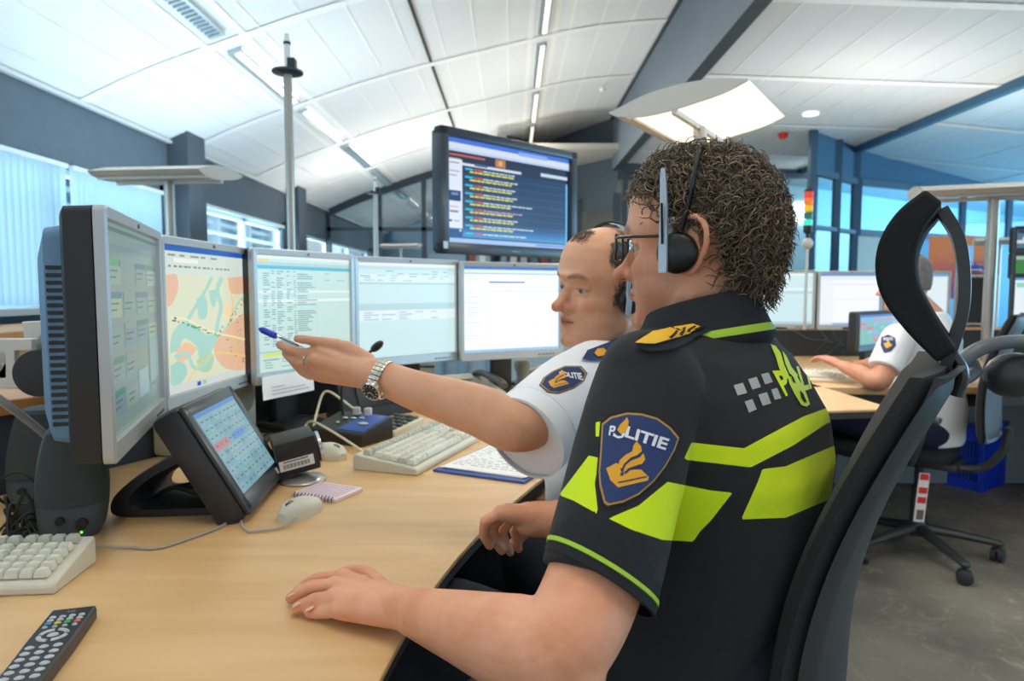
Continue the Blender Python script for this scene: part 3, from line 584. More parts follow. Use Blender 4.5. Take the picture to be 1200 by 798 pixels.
# ---- black pc speakers ----
m_spk = mat('speaker_black', '#454c4e', .6, bump=.3, bscale=500); m_spk2 = mat('speaker_cloth', '#3a4240', .85, bump=.6, bscale=900)
def pcspk(lab, loc, rz, h):
    t = thing('pc_speaker', lab, 'speaker', loc, rz, 'black computer speakers'); R_ = []
    for k in range(15):
        u = k/14; z = h*u; w = .053*(1-.45*(2*(u-.42))**2*.55)*(1 if u < .96 else .86); d = .055*(1-.35*(u)**1.5); sh = -.01+.03*u
        if u == 0: w *= .93; d *= .93
        n = 28; R_.append([Vector((w*math.copysign(abs(math.cos(a))**.7, math.cos(a)), sh+d*math.copysign(abs(math.sin(a))**.7, math.sin(a)), z)) for a in [2*PI*j/n for j in range(n)]])
    b = MB(); b.rings(R_); b.build('cabinet', m_spk, t)
    b = MB(); n = 14                                                      # cloth front
    G = [[None]*(n+1) for _ in range(n+1)]
    for i in range(n+1):
        for j in range(n+1):
            u = .3+.66*i/n; k = min(int(u*14), 13); w = .053*(1-.45*(2*(u-.42))**2*.55)*.93*(1-.12*(i/n)); x = (2*j/n-1)*w; a = min(1, abs(x)/.053); d = .055*(1-.35*u**1.5)
            y = -.01+.03*u-d*(1-a**2.6)**(.385)-.0035; G[i][j] = Vector((x, y, h*u))
    vs = [v for row in G for v in row]; b.add(vs, [(i*(n+1)+j, i*(n+1)+j+1, (i+1)*(n+1)+j+1, (i+1)*(n+1)+j) for i in range(n) for j in range(n)]); b.build('speaker_cloth', m_spk2, t, fixn=False)
    b = MB(); b.lathe([(.009, -.004), (.008, .01), (0, .011)], (.018, -.064, h*.15), (0, -1, 0)); b.lathe([(.007, -.004), (.006, .004), (0, .004)], (-.012, -.066, h*.2), (0, -1, 0)); b.build('knob', m_shell, t)
    b = MB(); b.sph((.018, -.074, h*.09), .0022, 8); b.build('power_light', mat('led_green', '#33aa55', .3, emit='#7dff5a', es=1.5), t)
    return t
def pzl(px, py, z=DZ): p = PZ(px, py, z); return (p.x, p.y, z)
pcspk('black computer speaker with volume knob, in front of its twin', tuple(PZ(88, 620, DZ)), .45, .175)
pcspk('black computer speaker standing behind its twin beside the tangled cables', tuple(PZ(50, 585, DZ)), .3, .175)
b = MB(); rr = random.Random(5); c0 = Vector(pzl(38, 620))
for k in range(7):
    a = rr.uniform(0, 6); pts = [Vector((c0.x+.035*math.cos(a+i*1.0)*rr.uniform(.4, 1.1), c0.y+.05*math.sin(a+i*1.0)*rr.uniform(.4, 1.1), DZ+.008+.06*rr.random()*(i % 2))) for i in range(7)]
    b.tube(bez(pts, 6), .0022, 6)
b.tube(bez([(c0.x+.02, c0.y, DZ+.07), (c0.x-.01, c0.y-.01, DZ+.1), (c0.x-.05, c0.y-.01, DZ+.08), (c0.x-.045, c0.y, DZ+.045), (c0.x, c0.y+.01, DZ+.04)], 8), .0024, 6)
for k in range(9): b.tube(bez([(c0.x+.01+.002*k, c0.y, DZ+.055), (c0.x+.004*(k-4), c0.y-.02, DZ+.03), (c0.x-.03+.012*k, c0.y-.045, DZ+.004)], 6), .0021, 6)
tag(b.build('cable_bundle', mat('cable_dark', '#1d1b1a', .5)), 'tangled bundle of thin black cables beside the computer speakers', 'cable')
# ---- keyboards ----
m_kb = mat('keyboard_cream', '#d3d0bf', .5); m_key = mat('key_cream', '#dedccd', .5); m_keyg = mat('key_grey', '#c2c1b4', .5)
def keyboard(lab, loc, rz, W, D, tilt=.09, h=.026, grp=None, rev=1):
    t = thing('keyboard', lab, 'keyboard', loc, rz, grp)
    b = MB(); prof = [(-D/2, 0), (-D/2, .012), (-D/2+.006, .016), (-D*.32, .02), (D*.36, h+.008), (D*.44, h+.012), (D/2, h+.008), (D/2, 0)]
    b.rings([[Vector((x, y, z)) for y, z in prof] for x in (-W/2, -W/2+.004, W/2-.004, W/2)]); b.build('case', m_kb, t, bev=.003)
    sl = (h+.008-.02)/(D*.68); rows = 6; ka = MB(); kp = .0192
    x0, x1 = -W/2+.012, W/2-.012; y = -D*.36
    lay = [[1.25, 1.25, 1.25, 5.8, 1.25, 1.25, 1.25, 1.25], [2.2]+[1]*10+[2.4], [1.7]+[1]*11+[1.9], [1.5]+[1]*12+[1.5], [1]*13+[2], [1, .5]+[1]*4+[.4]+[1]*4+[.3]+[1]*4]
    nk = 0
    for ri, row in enumerate(lay):
        mw = sum(row); full = x1-x0; mainw = full*(.66 if W > .4 else 1); x = x0; yy = y+ri*(D*.72/5.6)+(0.006 if ri == 5 else 0)
        def key(xa, wk):
            nonlocal nk
            zc = .02+sl*(yy-(-D*.32))+.004; wk -= .0022; R0 = []
            for f, zz in ((1, -.003), (.97, .002), (.74, .0075), (.70, .0078)): R0.append([Vector((xa+wk/2+sx*wk/2*(f if f > .9 else 1-(1-f)*kp/wk*.9), yy+sy*(D*.72/5.6-.0022)/2*f, zc+zz)) for sx, sy in ((-1, -1), (1, -1), (1, 1), (-1, 1))])
            ka.rings(R0, m=1 if (ri == 5 or wk > .03) and wk < .08 else 0)
        for w in row:
            ww = mainw*w/mw
            if w > .6: key(x, ww)
            x += ww
        if W > .4:
            for q in range(3): key(x0+full*.685+q*full*.0435, full*.0435) if ri not in (2,) else None
            for q in range(4): key(x0+full*.826+q*full*.0435, full*.0435)
    ka.build('keys', [m_key, m_keyg], t)
    for sx in (-1, 1): b = MB(); b.box((sx*(W/2-.03), D/2-.02, .004), (.012, .02, .008)); b.build('foot', m_keyg, t)
    return t
A = Vector((-.205, 1.452, 0)); ud = Vector((.32, .947, 0)).normalized(); nd = Vector((-ud.y, ud.x, 0))
c = A+ud*.215+nd*.08; keyboard('cream keyboard under the outstretched forearm', (c.x, c.y, DZ), math.atan2(ud.y, ud.x), .43, .16)
fr_, br_ = PZ(64, 697, DZ), PZ(113, 643, DZ+.02); dv = (br_-fr_); dv.z = 0; D_ = dv.length; dv.normalize(); rzk = math.atan2(-dv.x, dv.y); ux = Vector((math.cos(rzk), math.sin(rzk), 0))
kc = fr_-ux*.225+dv*D_*.5; keyboard('cream keyboard cut off by the left edge, in front of the speakers', (kc.x, kc.y, DZ), rzk, .45, D_, h=.03)
# ---- remote ----
m_rem = mat('remote_black', '#2a2c30', .4); d = Vector((.27, -.963, 0)).normalized()
t = thing('remote_control', 'black remote control with rows of small buttons at the lower left corner', 'remote control', (-.531+d.x*.1, .803+d.y*.1, DZ), math.atan2(d.x, -d.y))
b = MB(); b.rings([[Vector((x*(.024 if y > -.02 else .0225), y, z)) for x, z in ((-1, .0), (-1.02, .012), (-.96, .017), (.96, .017), (1.02, .012), (1, 0))] for y in (-.1, -.095, -.02, .02, .096, .1)]); b.build('body', m_rem, t, bev=.002)
bt = [('#b8bcc0', 0), ('#4a90c0', 1), ('#d8c840', 2), ('#38b050', 3), ('#d86850', 4)]; b = MB()
def btn(x, y, w=.0065, h=.0042, m=0): b.sph((x, y, .0172), (w/2*1.2, h/2*1.3, .0022), 10, m=m)
for k in range(4):
    for q in range(2): btn(-.015+.01*k, .076-q*.008)
    btn(-.015+.01*k, .06, m=1+k); btn(-.015+.01*k, .051, .005, .0035)
for r_ in range(6):
    for k in range(3): btn(-.0135+.0135*k, .004-r_*.0125, .0085, .006)
tag(b.build('buttons', [mat('btn%d' % i, c_, .4) for c_, i in bt], t), kind='stuff')
b = MB()
for a0 in (0, PI/2, PI, 1.5*PI): b.tube([(.0135*math.cos(a0+.15+a), .03+.0125*math.sin(a0+.15+a), .0175) for a in np.linspace(0, 1.25, 8)], .0026, 6, flat=.6)
b.sph((0, .03, .0175), (.006, .005, .002), 14); b.build('navigation_ring', mat('btn0', '#b8bcc0', .4), t)
b = MB(); vs, fs = text_tris('LG', .007, .0002); b.add([(v.x-.004, v.y+.087, .0173) for v in vs], fs); b.build('brand_mark', mat('mark_grey', '#9aa2a8', .4), t, smooth=False)
# ---- mice ----
def mouse(lab, loc, rz, s=1):
    t = thing('mouse', lab, 'mouse', loc, rz, 'cream mice'); b = MB(); R_ = []
    n = 24
    for k in range(13):
        u = k/12; y = -.052+.104*u; w = .031*(1-abs(2*u-1.08)**3.2*.35)*(.82+.18*math.sin(PI*min(1, u*1.15))); h = .014+.022*math.sin(PI*min(1, .12+u*.8))**.8
        if k in (0, 12): w *= .82; h *= .7
        R_.append([Vector((s*w*math.copysign(abs(math.cos(a))**.75, math.cos(a)), s*y, s*max(0, h*(math.sin(a) if math.sin(a) > 0 else .0)**.7))) if math.sin(a) > -.01 else Vector((s*w*.93*math.cos(a), s*y, 0)) for a in [2*PI*j/n for j in range(n)]])
    b.rings(R_); b.build('shell', m_kb, t)
    b = MB(); b.box((0, -.022*s, .031*s), (.0016*s, .036*s, .006*s)); b.build('button_gap', m_btn, t)
    b = MB(); b.cyl((-.003*s, -.026*s, .0295*s), (.003*s, -.026*s, .0295*s), .0075*s, n=16); b.build('wheel', mat('wheel_grey', '#8f8f86', .5), t)
    return t
m1 = mouse('cream mouse in front of the touch screen, its cord looping to the left', pzl(352, 603), -.45, .88)
mouse('cream mouse between the black cube and the blue control box', pzl(386, 536), .9, 1.0)
q = Vector(pzl(341, 616)); b = MB(); b.tube(bez([(q.x+.005, q.y+.01, DZ+.012), (q.x-.01, q.y-.02, DZ+.004), (q.x-.05, q.y-.035, DZ+.003), Vector(pzl(290, 622, DZ+.003)), Vector(pzl(283, 614, DZ+.004)), Vector(pzl(284, 600, DZ+.006))], 8), .0019, 6)
tag(b.build('looped_cable', mat('cord_grey', '#a9a79c', .5)), 'thin grey cord looping from the front mouse to the touch screen', 'cable')
b = MB(); b.tube(bez([Vector(pzl(112, 640, DZ+.01)), Vector(pzl(150, 641, DZ+.003)), Vector(pzl(185, 642, DZ+.003)), Vector(pzl(230, 628, DZ+.003)), Vector(pzl(262, 615, DZ+.003)), Vector(pzl(275, 600, DZ+.003))], 8), .0022, 6)
tag(b.build('desk_cable', MC['cord_grey']), 'thin grey cord running from the left keyboard under the touch screen', 'cable')
# ---- notepad ----
a, e, g = Vector(pzl(350, 584)), Vector(pzl(402, 592)), Vector(pzl(417, 574)); u = (e-a); v = (g-e)
t = thing('spiral_notepad', 'small spiral notepad with pink ruled pages lying behind the front mouse', 'notepad', tuple(a+u*.5+v*.5), math.atan2(u.y, u.x)); wu, wv = u.length, .085
b = MB(); b.box((0, 0, .004), (wu, wv, .008), bev=.001); b.build('pages', mat('page_pink', '#efdfe6', .7), t)
b = MB()
for k in range(9): b.box((0, -wv/2+.012+k*.008, .0083), (wu*.9, .0012, .0005))
b.build('ruling', mat('rule_mauve', '#a4809c', .7), t, smooth=False)
b = MB()
for k in range(12): b.tube([(-wu/2+.008+k*(wu-.016)/11, -wv/2+.003*math.cos(s_), .005+.006*math.sin(s_)) for s_ in np.linspace(0, 2*PI, 10)], .0008, 5)
b.build('spiral', m_shell, t)
# ---- black cube on round foot ----
t = thing('desk_camera', 'black wedge shaped box with a barcode label on a round silver foot', 'webcam', pzl(354, 563), math.radians(25))
m_blk = mat('box_black', '#1f1f21', .45); b = MB(); b.lathe([(.048, 0), (.05, .003), (.046, .007), (.02, .012), (.012, .016)], (0, 0, 0)); b.build('foot', mat('foot_silver', '#a9aaa6', .3, metal=.7), t)
b = MB(); b.M = Matrix.Translation((-.012, .01, .062)) @ Euler((.12, -.18, 0)).to_matrix().to_4x4(); b.box((0, 0, 0), (.085, .075, .075), bev=.004); b.build('case', m_blk, t)
b = MB(); b.M = Matrix.Translation((-.012, .01, .062)) @ Euler((.12, -.18, 0)).to_matrix().to_4x4(); b.lathe([(.03, 0), (.034, .004), (.034, .01), (.02, .012)], (.043, 0, -.004), (1, 0, 0)); b.build('lens_ring', mat('chrome', '#c4c8ca', .2, metal=.9), t)
b = MB(); b.M = Matrix.Translation((-.012, .01, .062)) @ Euler((.12, -.18, 0)).to_matrix().to_4x4(); b.box((-.004, -.0382, -.012), (.07, .001, .022), m=0)
for k in range(22): b.box((-.03+k*.0024, -.0389, -.014), (.0008+.0008*(k*7 % 3 == 0), .0006, .009), m=1)
b.box((-.005, -.0389, -.0042), (.05, .0006, .002), m=1); b.build('barcode_label', [mat('sticker_white', '#e8e8e4', .5), mat('ink_black', '#1a1a1a', .7)], t, smooth=False)
# ---- control box with gooseneck microphone ----
t = thing('intercom_console', 'black and blue intercom box with knobs and a gooseneck microphone', 'intercom', pzl(412, 515), math.radians(-28))
b = MB(); b.rings([[Vector((x, y, z)) for y, z in ((-.065, 0), (-.065, .03), (-.06, .036), (.055, .062), (.065, .058), (.065, 0))] for x in (-.09, -.085, .085, .09)]); b.build('case', m_blk, t, bev=.003)
sl = math.atan2(.026, .115)
def top(x, y, dz=0): return Vector((x, y, .036+(y+.06)*math.tan(sl)+dz))
b = MB(); b.M = Matrix.Translation(top(.042, 0)) @ Euler((sl, 0, 0)).to_matrix().to_4x4(); b.box((0, 0, 0), (.085, .11, .004), bev=.0015); b.build('blue_plate', mat('plate_blue', '#2d4f9c', .45), t)
for x, y in ((-.02, .045), (.018, .048)): p = top(x, y); b = MB(); b.lathe([(.011, 0), (.011, .018), (.009, .02), (0, .02)], p, n=20); b.build('knob', mat('knob_silver', '#c9ccc9', .3, metal=.3), t)
for x, y, s_ in ((-.03, .01, .007), (-.005, .015, .007), (.02, .02, .007), (.05, -.01, .013), (-.03, -.02, .005)): p = top(x, y, .003); b = MB(); b.sph(p, (s_*1.2, s_*.9, .003), 14); b.build('button', MC['knob_silver'], t)
b = MB(); gp = bez([top(-.065, .04), top(-.068, .04, .06), top(-.05, .035, .12), top(.02, .03, .165), top(.05, .03, .185)], 10); b.tube(gp, .0042, 10); b.build('gooseneck', mat('cable_black', '#141414', .5), t)
b = MB(); dd = (gp[-1]-gp[-2]).normalized(); b.sph(gp[-1]+dd*.02, (.011, .011, .024), 18, rot=dd.to_track_quat('Z', 'Y').to_matrix()); b.build('microphone', m_shell, t)
b = MB(); vs, fs = text_tris('C4', .012, .0003); b.M = Matrix.Translation(top(.06, .035, .0026)) @ Euler((sl, 0, 0)).to_matrix().to_4x4(); b.add(vs, fs); b.build('mark', mat('mark_grey', '#9aa2a8', .4), t, smooth=False)
# white cable looping over
cw = mat('cable_cream', '#ddd5bb', .5); pts = [Vector(pzl(430, 531, DZ+.003)), P(405, 517, 1.74), P(384, 503, 1.8), P(373, 497, 1.9), P(366, 508, 1.85)]
b = MB(); b.tube(bez([Vector(pzl(427, 530, DZ+.003)), P(398, 511, 1.72), P(374, 497, 1.8), P(363, 494, 1.9), P(357, 502, 1.9), Vector(pzl(360, 512, DZ+.004))], 10), .0032, 8)
b.tube(bez([Vector(pzl(366, 506, DZ+.003)), P(372, 480, 1.96), P(378, 462, 2.0), P(386, 459, 2.0), P(400, 468, 1.97), P(420, 483, 1.93), P(438, 494, 1.92), Vector(pzl(445, 500, DZ+.03))], 10), .0036, 8)
tag(b.build('network_cable', cw), 'cream cable looping over the blue control box', 'cable')
b = MB(); ax = bez([P(303, 497, 1.93), P(318, 500, 1.9), P(332, 502, 1.9), P(341, 506, 1.9), P(331, 512, 1.85), P(316, 511, 1.8), P(308, 517, 1.72)], 14); hp = []
for i, p in enumerate(ax): pass
dens = []
for i in range(len(ax)-1):
    for k in range(10):
        q = ax[i].lerp(ax[i+1], k/10); dd = (ax[i+1]-ax[i]).normalized(); x_, y_, _ = frame(dd); a = (i*10+k)*.62*.9; dens.append(q+x_*math.cos(a)*.008+y_*math.sin(a)*.008)
b.tube(dens, .0018, 5); tag(b.build('coiled_cord', mat('cable_black', '#141414', .5)), 'black coiled telephone cord behind the barcode labelled box', 'cable')
# ---- calculator keypad ----
t = thing('keypad', 'cream numeric keypad beside the blue control box', 'keypad', pzl(463, 505), math.radians(-32))
b = MB(); b.rings([[Vector((x, y, z)) for y, z in ((-.065, 0), (-.065, .014), (.06, .034), (.065, .03), (.065, 0))] for x in (-.055, .055)]); b.build('case', m_cream, t, bev=.003)
b = MB()
for i in range(4):
    for j in range(5): b.box((-.035+i*.023, -.045+j*.023, .02+j*.0037), (.017, .016, .009), bev=.002, m=(i+j) % 2)
b.build('keys', [mat('key_dark', '#3c3f3c', .5), mat('key_mid', '#5d6058', .5)], t)
# ---- clipboard ----
cc = Vector((-.173, 1.49, 0))+Vector((.9, -.44, 0)).normalized()*.11+Vector((.44, .9, 0)).normalized()*.155
t = thing('clipboard', 'blue clipboard holding white handwritten sheets at the desk edge', 'clipboard', (cc.x, cc.y, DZ), -math.atan2(.44, .9))
b = MB(); b.box((0, 0, .003), (.225, .315, .006), bev=.002); b.build('board', mat('clip_blue', '#3f5fa6', .5), t)
b = MB()
for k in range(4): b.box((.002*k-.002, .004, .0075+.0008*k), (.205, .29, .0008), rot=(0, 0, .01*(k-1)))
b.build('sheets', mat('paper', '#f1f1ef', .7), t, smooth=False)
b = MB(); R2 = random.Random(9)
for k in range(16):
    y = .125-k*.0155; x = -.09
    while x < .08:
        l_ = R2.uniform(.006, .02)
        if R2.random() < .7: b.tube([(x+l_*s_/4, y+R2.uniform(-.002, .002), .0107) for s_ in range(5)], .0005, 4)
        x += l_+.005
b.build('handwriting', mat('ink_blue', '#9aa0b8', .8), t, smooth=False)
b = MB(); b.cyl((-.02, .15, .01), (.02, .15, .01), .005); b.box((0, .145, .01), (.06, .02, .003)); b.build('clip', m_shell, t)
# ---- telephone and small things at the far end ----
def pzd(px, py): return pzl(px, py)
t = thing('desk_telephone', 'cream desk telephone with display behind the forearm', 'telephone', pzd(553, 466), .55)
b = MB(); b.rings([[Vector((x, y, z)) for y, z in ((-.1, 0), (-.1, .015), (.06, .05), (.1, .075), (.11, .06), (.11, 0))] for x in (-.11, .11)]); b.build('base', m_cream, t, bev=.004)
b = MB(); b.box((-.02, .082, .07), (.12, .035, .004), rot=(.5, 0, 0)); b.build('display', mat('lcd', '#8b9a86', .3), t)
b = MB(); b.tube(bez([(.075, -.11, .05), (.08, -.07, .065), (.08, 0, .075), (.075, .07, .085), (.07, .1, .075)], 6), .018, 12, flat=.7); b.build('handset', mat('handset_dark', '#4b4a48', .4), t)
t = thing('desk_remote', 'flat black handset lying on the desk by the bright white monitor', 'telephone', pzd(585, 452), 1.2); b = MB(); b.box((0, 0, .012), (.05, .17, .02), bev=.006); b.build('body', m_blk, t)
b = MB()
for i in range(3):
    for j in range(5): b.box((-.014+i*.014, -.06+j*.016, .023), (.009, .009, .003))
b.build('keys', m_btn, t)
t = thing('desk_webcam', 'grey rounded camera head on a short neck behind the white sleeve', 'camera', pzd(612, 456), .3)
b = MB(); b.lathe([(.02, 0), (.028, .01), (.03, .03), (.022, .05), (.026, .07), (.034, .09), (.036, .105), (.03, .118), (.01, .124)], (0, 0, 0)); b.build('body', mat('grey_plastic', '#8a8c8a', .4), t)
b = MB(); b.lathe([(.012, 0), (.02, .03), (.03, .045), (.03, .06)], (.03, 0, .07), (1, -.2, 0)); b.build('lens_hood', mat('grille_grey', '#b3b0a2', .6), t)
t = thing('document_tray', 'cream device with a rounded end beside the grey camera head', 'device', pzd(655, 452), .1); b = MB(); b.box((0, 0, .05), (.2, .12, .03), bev=.012); b.box((-.06, 0, .02), (.06, .1, .04)); b.box((.06, 0, .02), (.06, .1, .04)); b.build('body', m_cream, t)
# dark equipment boxes under the middle monitors
t = thing('console_phone', 'dark tilted console unit standing under the almost empty pale monitor', 'console', (-.46, 2.19, DZ), .75)
b = MB(); b.rings([[Vector((x, y, z)) for y, z in ((-.06, 0), (-.06, .02), (-.02, .12), (.05, .125), (.05, 0))] for x in (-.13, .13)]); b.build('case', m_panel, t, bev=.004)
b = MB(); b.M = Matrix.Translation((0, -.042, .071)) @ Euler((-.38, 0, 0)).to_matrix().to_4x4(); b.box((.02, 0, 0), (.18, .004, .07)); b.build('screen', mat('screen_off', '#12161a', .2), t)
# ---- monitor arm bracket behind the edge on monitor ----
t = thing('arm_bracket', 'off white metal arm bracket with a round black cap behind the edge on monitor', 'bracket', (-1.0, 1.36, .9))
m_off = mat('bracket_white', '#c9c6bc', .45)
def PB(px, py, Y): return P(px, py, Y)-Vector(t.location)
b = MB()
def slab(b, pts, Y, th=.02):
    f = [PB(x, y, Y) for x, y in pts]; bk = [v+Vector((-.004, th, 0)) for v in f]; n = len(f)
    b.add(f+bk, [tuple(range(n)), tuple(range(n, 2*n))[::-1]]+[(i, (i+1) % n, n+(i+1) % n, n+i) for i in range(n)])
slab(b, [(-12, 397), (37, 397), (38, 411), (17, 411), (17, 444), (28, 444), (28, 456), (-12, 455)], 1.30)
slab(b, [(-12, 411), (8, 411), (8, 444), (-12, 444)], 1.30)
slab(b, [(25, 377), (80, 376), (82, 448), (40, 448), (30, 411)], 1.36, .03)
b.build('plate', m_off, t, bev=.002)
b = MB(); p = PB(46, 437, 1.25); b.lathe([(.03, -.06), (.036, -.03), (.038, 0), (.04, .0)], p+Vector((.03, .04, 0)), Vector((.3, -1, 0))); b.build('barrel', m_off, t)
b = MB(); b.lathe([(.043, -.01), (.044, 0), (.042, .004), (0, .007)], p, Vector((.25, -1, .05))); b.build('cap', m_blk, t)
b = MB(); pb = [P(-14, 458, 1.1), P(10, 475, 1.12), P(32, 492, 1.15), P(58, 512, 1.18), P(84, 520, 1.22), P(100, 521, 1.26)]; b.tube(bez(pb, 8), .0065, 8)
b.tube(bez([p_+Vector((0, .01, -.012)) for p_ in pb], 8), .004, 8, m=1); tag(b.build('monitor_cable', [mat('cable_grey', '#8b8a88', .45), mat('cable_cream', '#ddd5bb', .5)]), 'thick grey cable hanging across to the back of the edge on monitor', 'cable')
# ======================= LAMPS AND POLES =======================
m_pole = mat('pole_metal', '#a9a69e', .35, metal=.6); m_wing = mat('wing_grey', '#c3c2bb', .45); m_wingd = mat('wing_bar', '#8c8a80', .5)
m_diff = mat('wing_diffuser', '#ffffff', .5, emit='#fff3dc', es=1.25)
m_diff2 = mat('wing_diffuser_dim', '#d5d2c6', .4)
def wing_lamp(lab, loc, rz, top, w=.53, ln=.62, pole=.024, lit=True, scale=1, base=0, down=10, up=40, tiltx=0):
    t = thing('wing_lamp', lab, 'lamp', (loc[0], loc[1], base), rz, None); h = top-base
    out = bez([(-.5, 0, 0), (-.42, -.035, 0), (-.25, -.06, 0), (-.05, -.05, 0), (.15, -.02, 0), (.35, .02, 0), (.5, .075, 0)], 4)
    topc = bez([(.5, .085, 0), (.3, .12, 0), (.05, .125, 0), (-.2, .095, 0), (-.4, .035, 0), (-.5, .005, 0)], 4)
    cap = [Vector((p.x*w, 0, p.y*w+h)) for p in out+topc]
    b = MB()
    for y0, y1 in ((-ln/2, -ln/2+.012), (ln/2-.012, ln/2)): b.rings([[p+Vector((0, y, 0)) for p in cap] for y in (y0, y1)])
    ri = [[Vector((p.x*w, y, p.y*w+h)) for y in (-ln/2, ln/2)] for p in topc]
    for a_, b_ in zip(ri[:-1], ri[1:]): b.quad(a_[0], a_[1], b_[1], b_[0])
    b.build('shell', m_wing, t, fixn=False)
    b = MB(); N_ = len(out)
    for i in range(N_-1):
        u = i/(N_-1)
        if i < 5: b.quad(*[Vector((q.x*w, y, q.y*w+h)) for q, y in ((out[i], -ln/2), (out[i], ln/2), (out[i+1], ln/2), (out[i+1], -ln/2))], 0)
        else: b.quad(*[Vector((q.x*w, y, q.y*w+h+.004)) for q, y in ((out[i], -ln/2+.01), (out[i], ln/2-.01), (out[i+1], ln/2-.01), (out[i+1], -ln/2+.01))], 1)
    b.box((0, 0, h-.03), (.02, ln, .02), m=0); b.box((-.33*w, 0, h-.055*w), (.02, ln, .012), m=0)
    b.build('diffuser', [m_wing, m_diff if lit else m_diff2], t, fixn=False)
    b = MB(); b.cyl((0, 0, 0), (0, 0, h-.03), pole, n=20); b.cyl((0, 0, h-.09), (0, 0, h-.04), pole*.55, n=12); b.build('pole', m_pole, t)
    b = MB(); b.box((0, 0, h-.05), (.05, .04, .05), bev=.006); b.build('joint', m_wing, t)
    if base < .1: b = MB(); b.box((0, 0, .012), (.4, .3, .024), bev=.006); b.build('foot', m_pole, t)
    if up: area('uplight', (loc[0], loc[1], top+.14), (PI, 0, 0), .4, .4, up, (1, .96, .88))
    if down and lit: area('lamp_light', (loc[0], loc[1], top-.1), (0, 0, 0), .4, .4, down, (1, .95, .85))
wing_lamp('large curved wing lamp glowing white, above the curly haired officer', (.77, 2.85), math.radians(-33), 1.845, w=.53, ln=.62, down=14, up=16)
wing_lamp('grey wing shaped lamp seen from its side in front of the left window blinds', (-2.03, 4.1), math.radians(84), 1.82, w=.5, ln=.66, pole=.03, lit=False, down=0, up=18)
wing_lamp('grey wing shaped lamp on a pole at the right edge above the small screens', (2.72, 3.9), math.radians(70), 1.70, w=.45, ln=.8, pole=.03, lit=False, down=0, up=14, base=.75)
wing_lamp('small distant wing lamp just above the almost empty pale monitor', (-1.76, 10.9), math.radians(80), 1.86, w=.3, ln=.62, pole=.02, lit=False, down=0, up=10)
wing_lamp('small grey wing lamp far behind the orange poster wall area at right', (5.6, 7.9), math.radians(60), 1.72, w=.35, ln=.5, lit=False, down=0, up=20)
area('cool_ceiling_fill', (-2.6, 2.2, 1.9), (PI, 0, 0), .6, 3, 36, (.6, .83, 1)); area('cool_ceiling_fill', (-3.0, 6.8, 1.9), (PI, 0, 0), .6, 3, 42, (.6, .83, 1))  # added blue fills without fixtures, standing in for daylight on the left ceiling
for i, (x, y, e) in enumerate(((-1.6, .8, 18), (.6, -.6, 34), (-1.8, 7.5, 13), (.3, 9.5, 34), (3.5, 1, 30), (3.8, 7.5, 26), (-.5, 12.5, 34), (-2.5, 12, 26))): area('room_uplight', (x, y, 1.9), (PI, 0, 0), .4, .4, e, (1, .96, .88))
def mast(lab, px, ytop, ydisc, Y, r):
    p = P(px, ytop, Y); x, zt_ = p.x, p.z; zd = P(px, ydisc, Y).z
    t = thing('cable_mast', lab, 'pole', (x, Y, 0)); b = MB(); b.cyl((0, 0, 0), (0, 0, zd), r); b.build('pole', m_pole, t)
    b = MB(); b.cyl((0, 0, zd), (0, 0, zt_-.02), r*.72); b.cyl((0, 0, zt_-.02), (0, 0, zt_), r*.6); b.build('top_tube', mat('tube_white', '#d5d9da', .4), t)
    b = MB(); b.lathe([(r*1.1, -.012), (r*3.6, -.006), (r*3.6, .002), (r, .006)], (0, 0, zd)); b.build('disc', m_frame, t)
    b = MB(); b.box((r*1.1, 0, zd+.03), (r*1.8, r*2.4, .04), bev=.004); b.build('clamp', m_shell, t); b = MB(); b.lathe([(r*.85, -.005), (r*.85, .005)], (0, 0, zt_-.035)); b.build('collar_ring', m_shell, t)
mast('tall grey metal pole with a dark disc rising behind the map and list monitors', 336, 40, 84, 2.75, .0165)
mast('thinner distant metal pole with a small disc above the almost empty pale monitor', 439.5, 207, 226, 6.5, .022)

# ======================= BACK DESK =======================
SHZ = .905
t = thing('back_desk', 'long wood desk with a raised shelf where the white shirted man works at right', 'desk', (2, 3.5, 0))
def T2(x, y, z): return Vector((x-2, y-3.5, z))
b = MB(); b.prism([(x-2, y-3.5) for x, y in ((.55, 3.0), (1.05, 2.86), (1.55, 2.8), (2.2, 2.85), (2.6, 3.1), (2.95, 3.55), (3.6, 3.9), (3.6, 4.3), (.55, 4.3))], DZ-.03, DZ); b.build('worktop', m_wood, t, bev=.003)
b = MB(); b.prism([(x-2, y-3.5) for x, y in ((.57, 3.02), (1.05, 2.88), (1.55, 2.82), (2.2, 2.87), (2.58, 3.12), (2.93, 3.57), (3.58, 3.92), (3.58, 4.28), (.57, 4.28))], DZ-.085, DZ-.031); b.build('underframe', m_edge, t)
b = MB(); b.box(T2(2.0, 4.2, .46), (3.2, .03, .9)); b.build('back_panel', m_panel, t)
b = MB(); b.box(T2(2.0, 4.42, SHZ-.012), (3.2, .46, .024)); b.build('shelf', m_wood2, t)
b = MB(); b.box(T2(1.9, 4.0, .33), (2.6, .03, .64)); b.build('modesty_panel', mat('panel_bluegrey', '#87969d', .6), t)
b = MB(); b.quad((3.1, 4.45, .05), (2.98, 2.7, .05), (2.98, 2.7, .74), (3.1, 4.45, .74)); b.quad((3.13, 4.45, .0), (3.0, 2.7, .0), (3.0, 2.7, .06), (3.13, 4.45, .06), 1); b.quad((2.2, 4.5, .05), (3.1, 4.45, .05), (3.1, 4.45, .74), (2.2, 4.5, .74)); b.quad((3.1, 4.45, .74), (2.98, 2.7, .74), (3.9, 2.7, .74), (3.9, 4.45, .74))
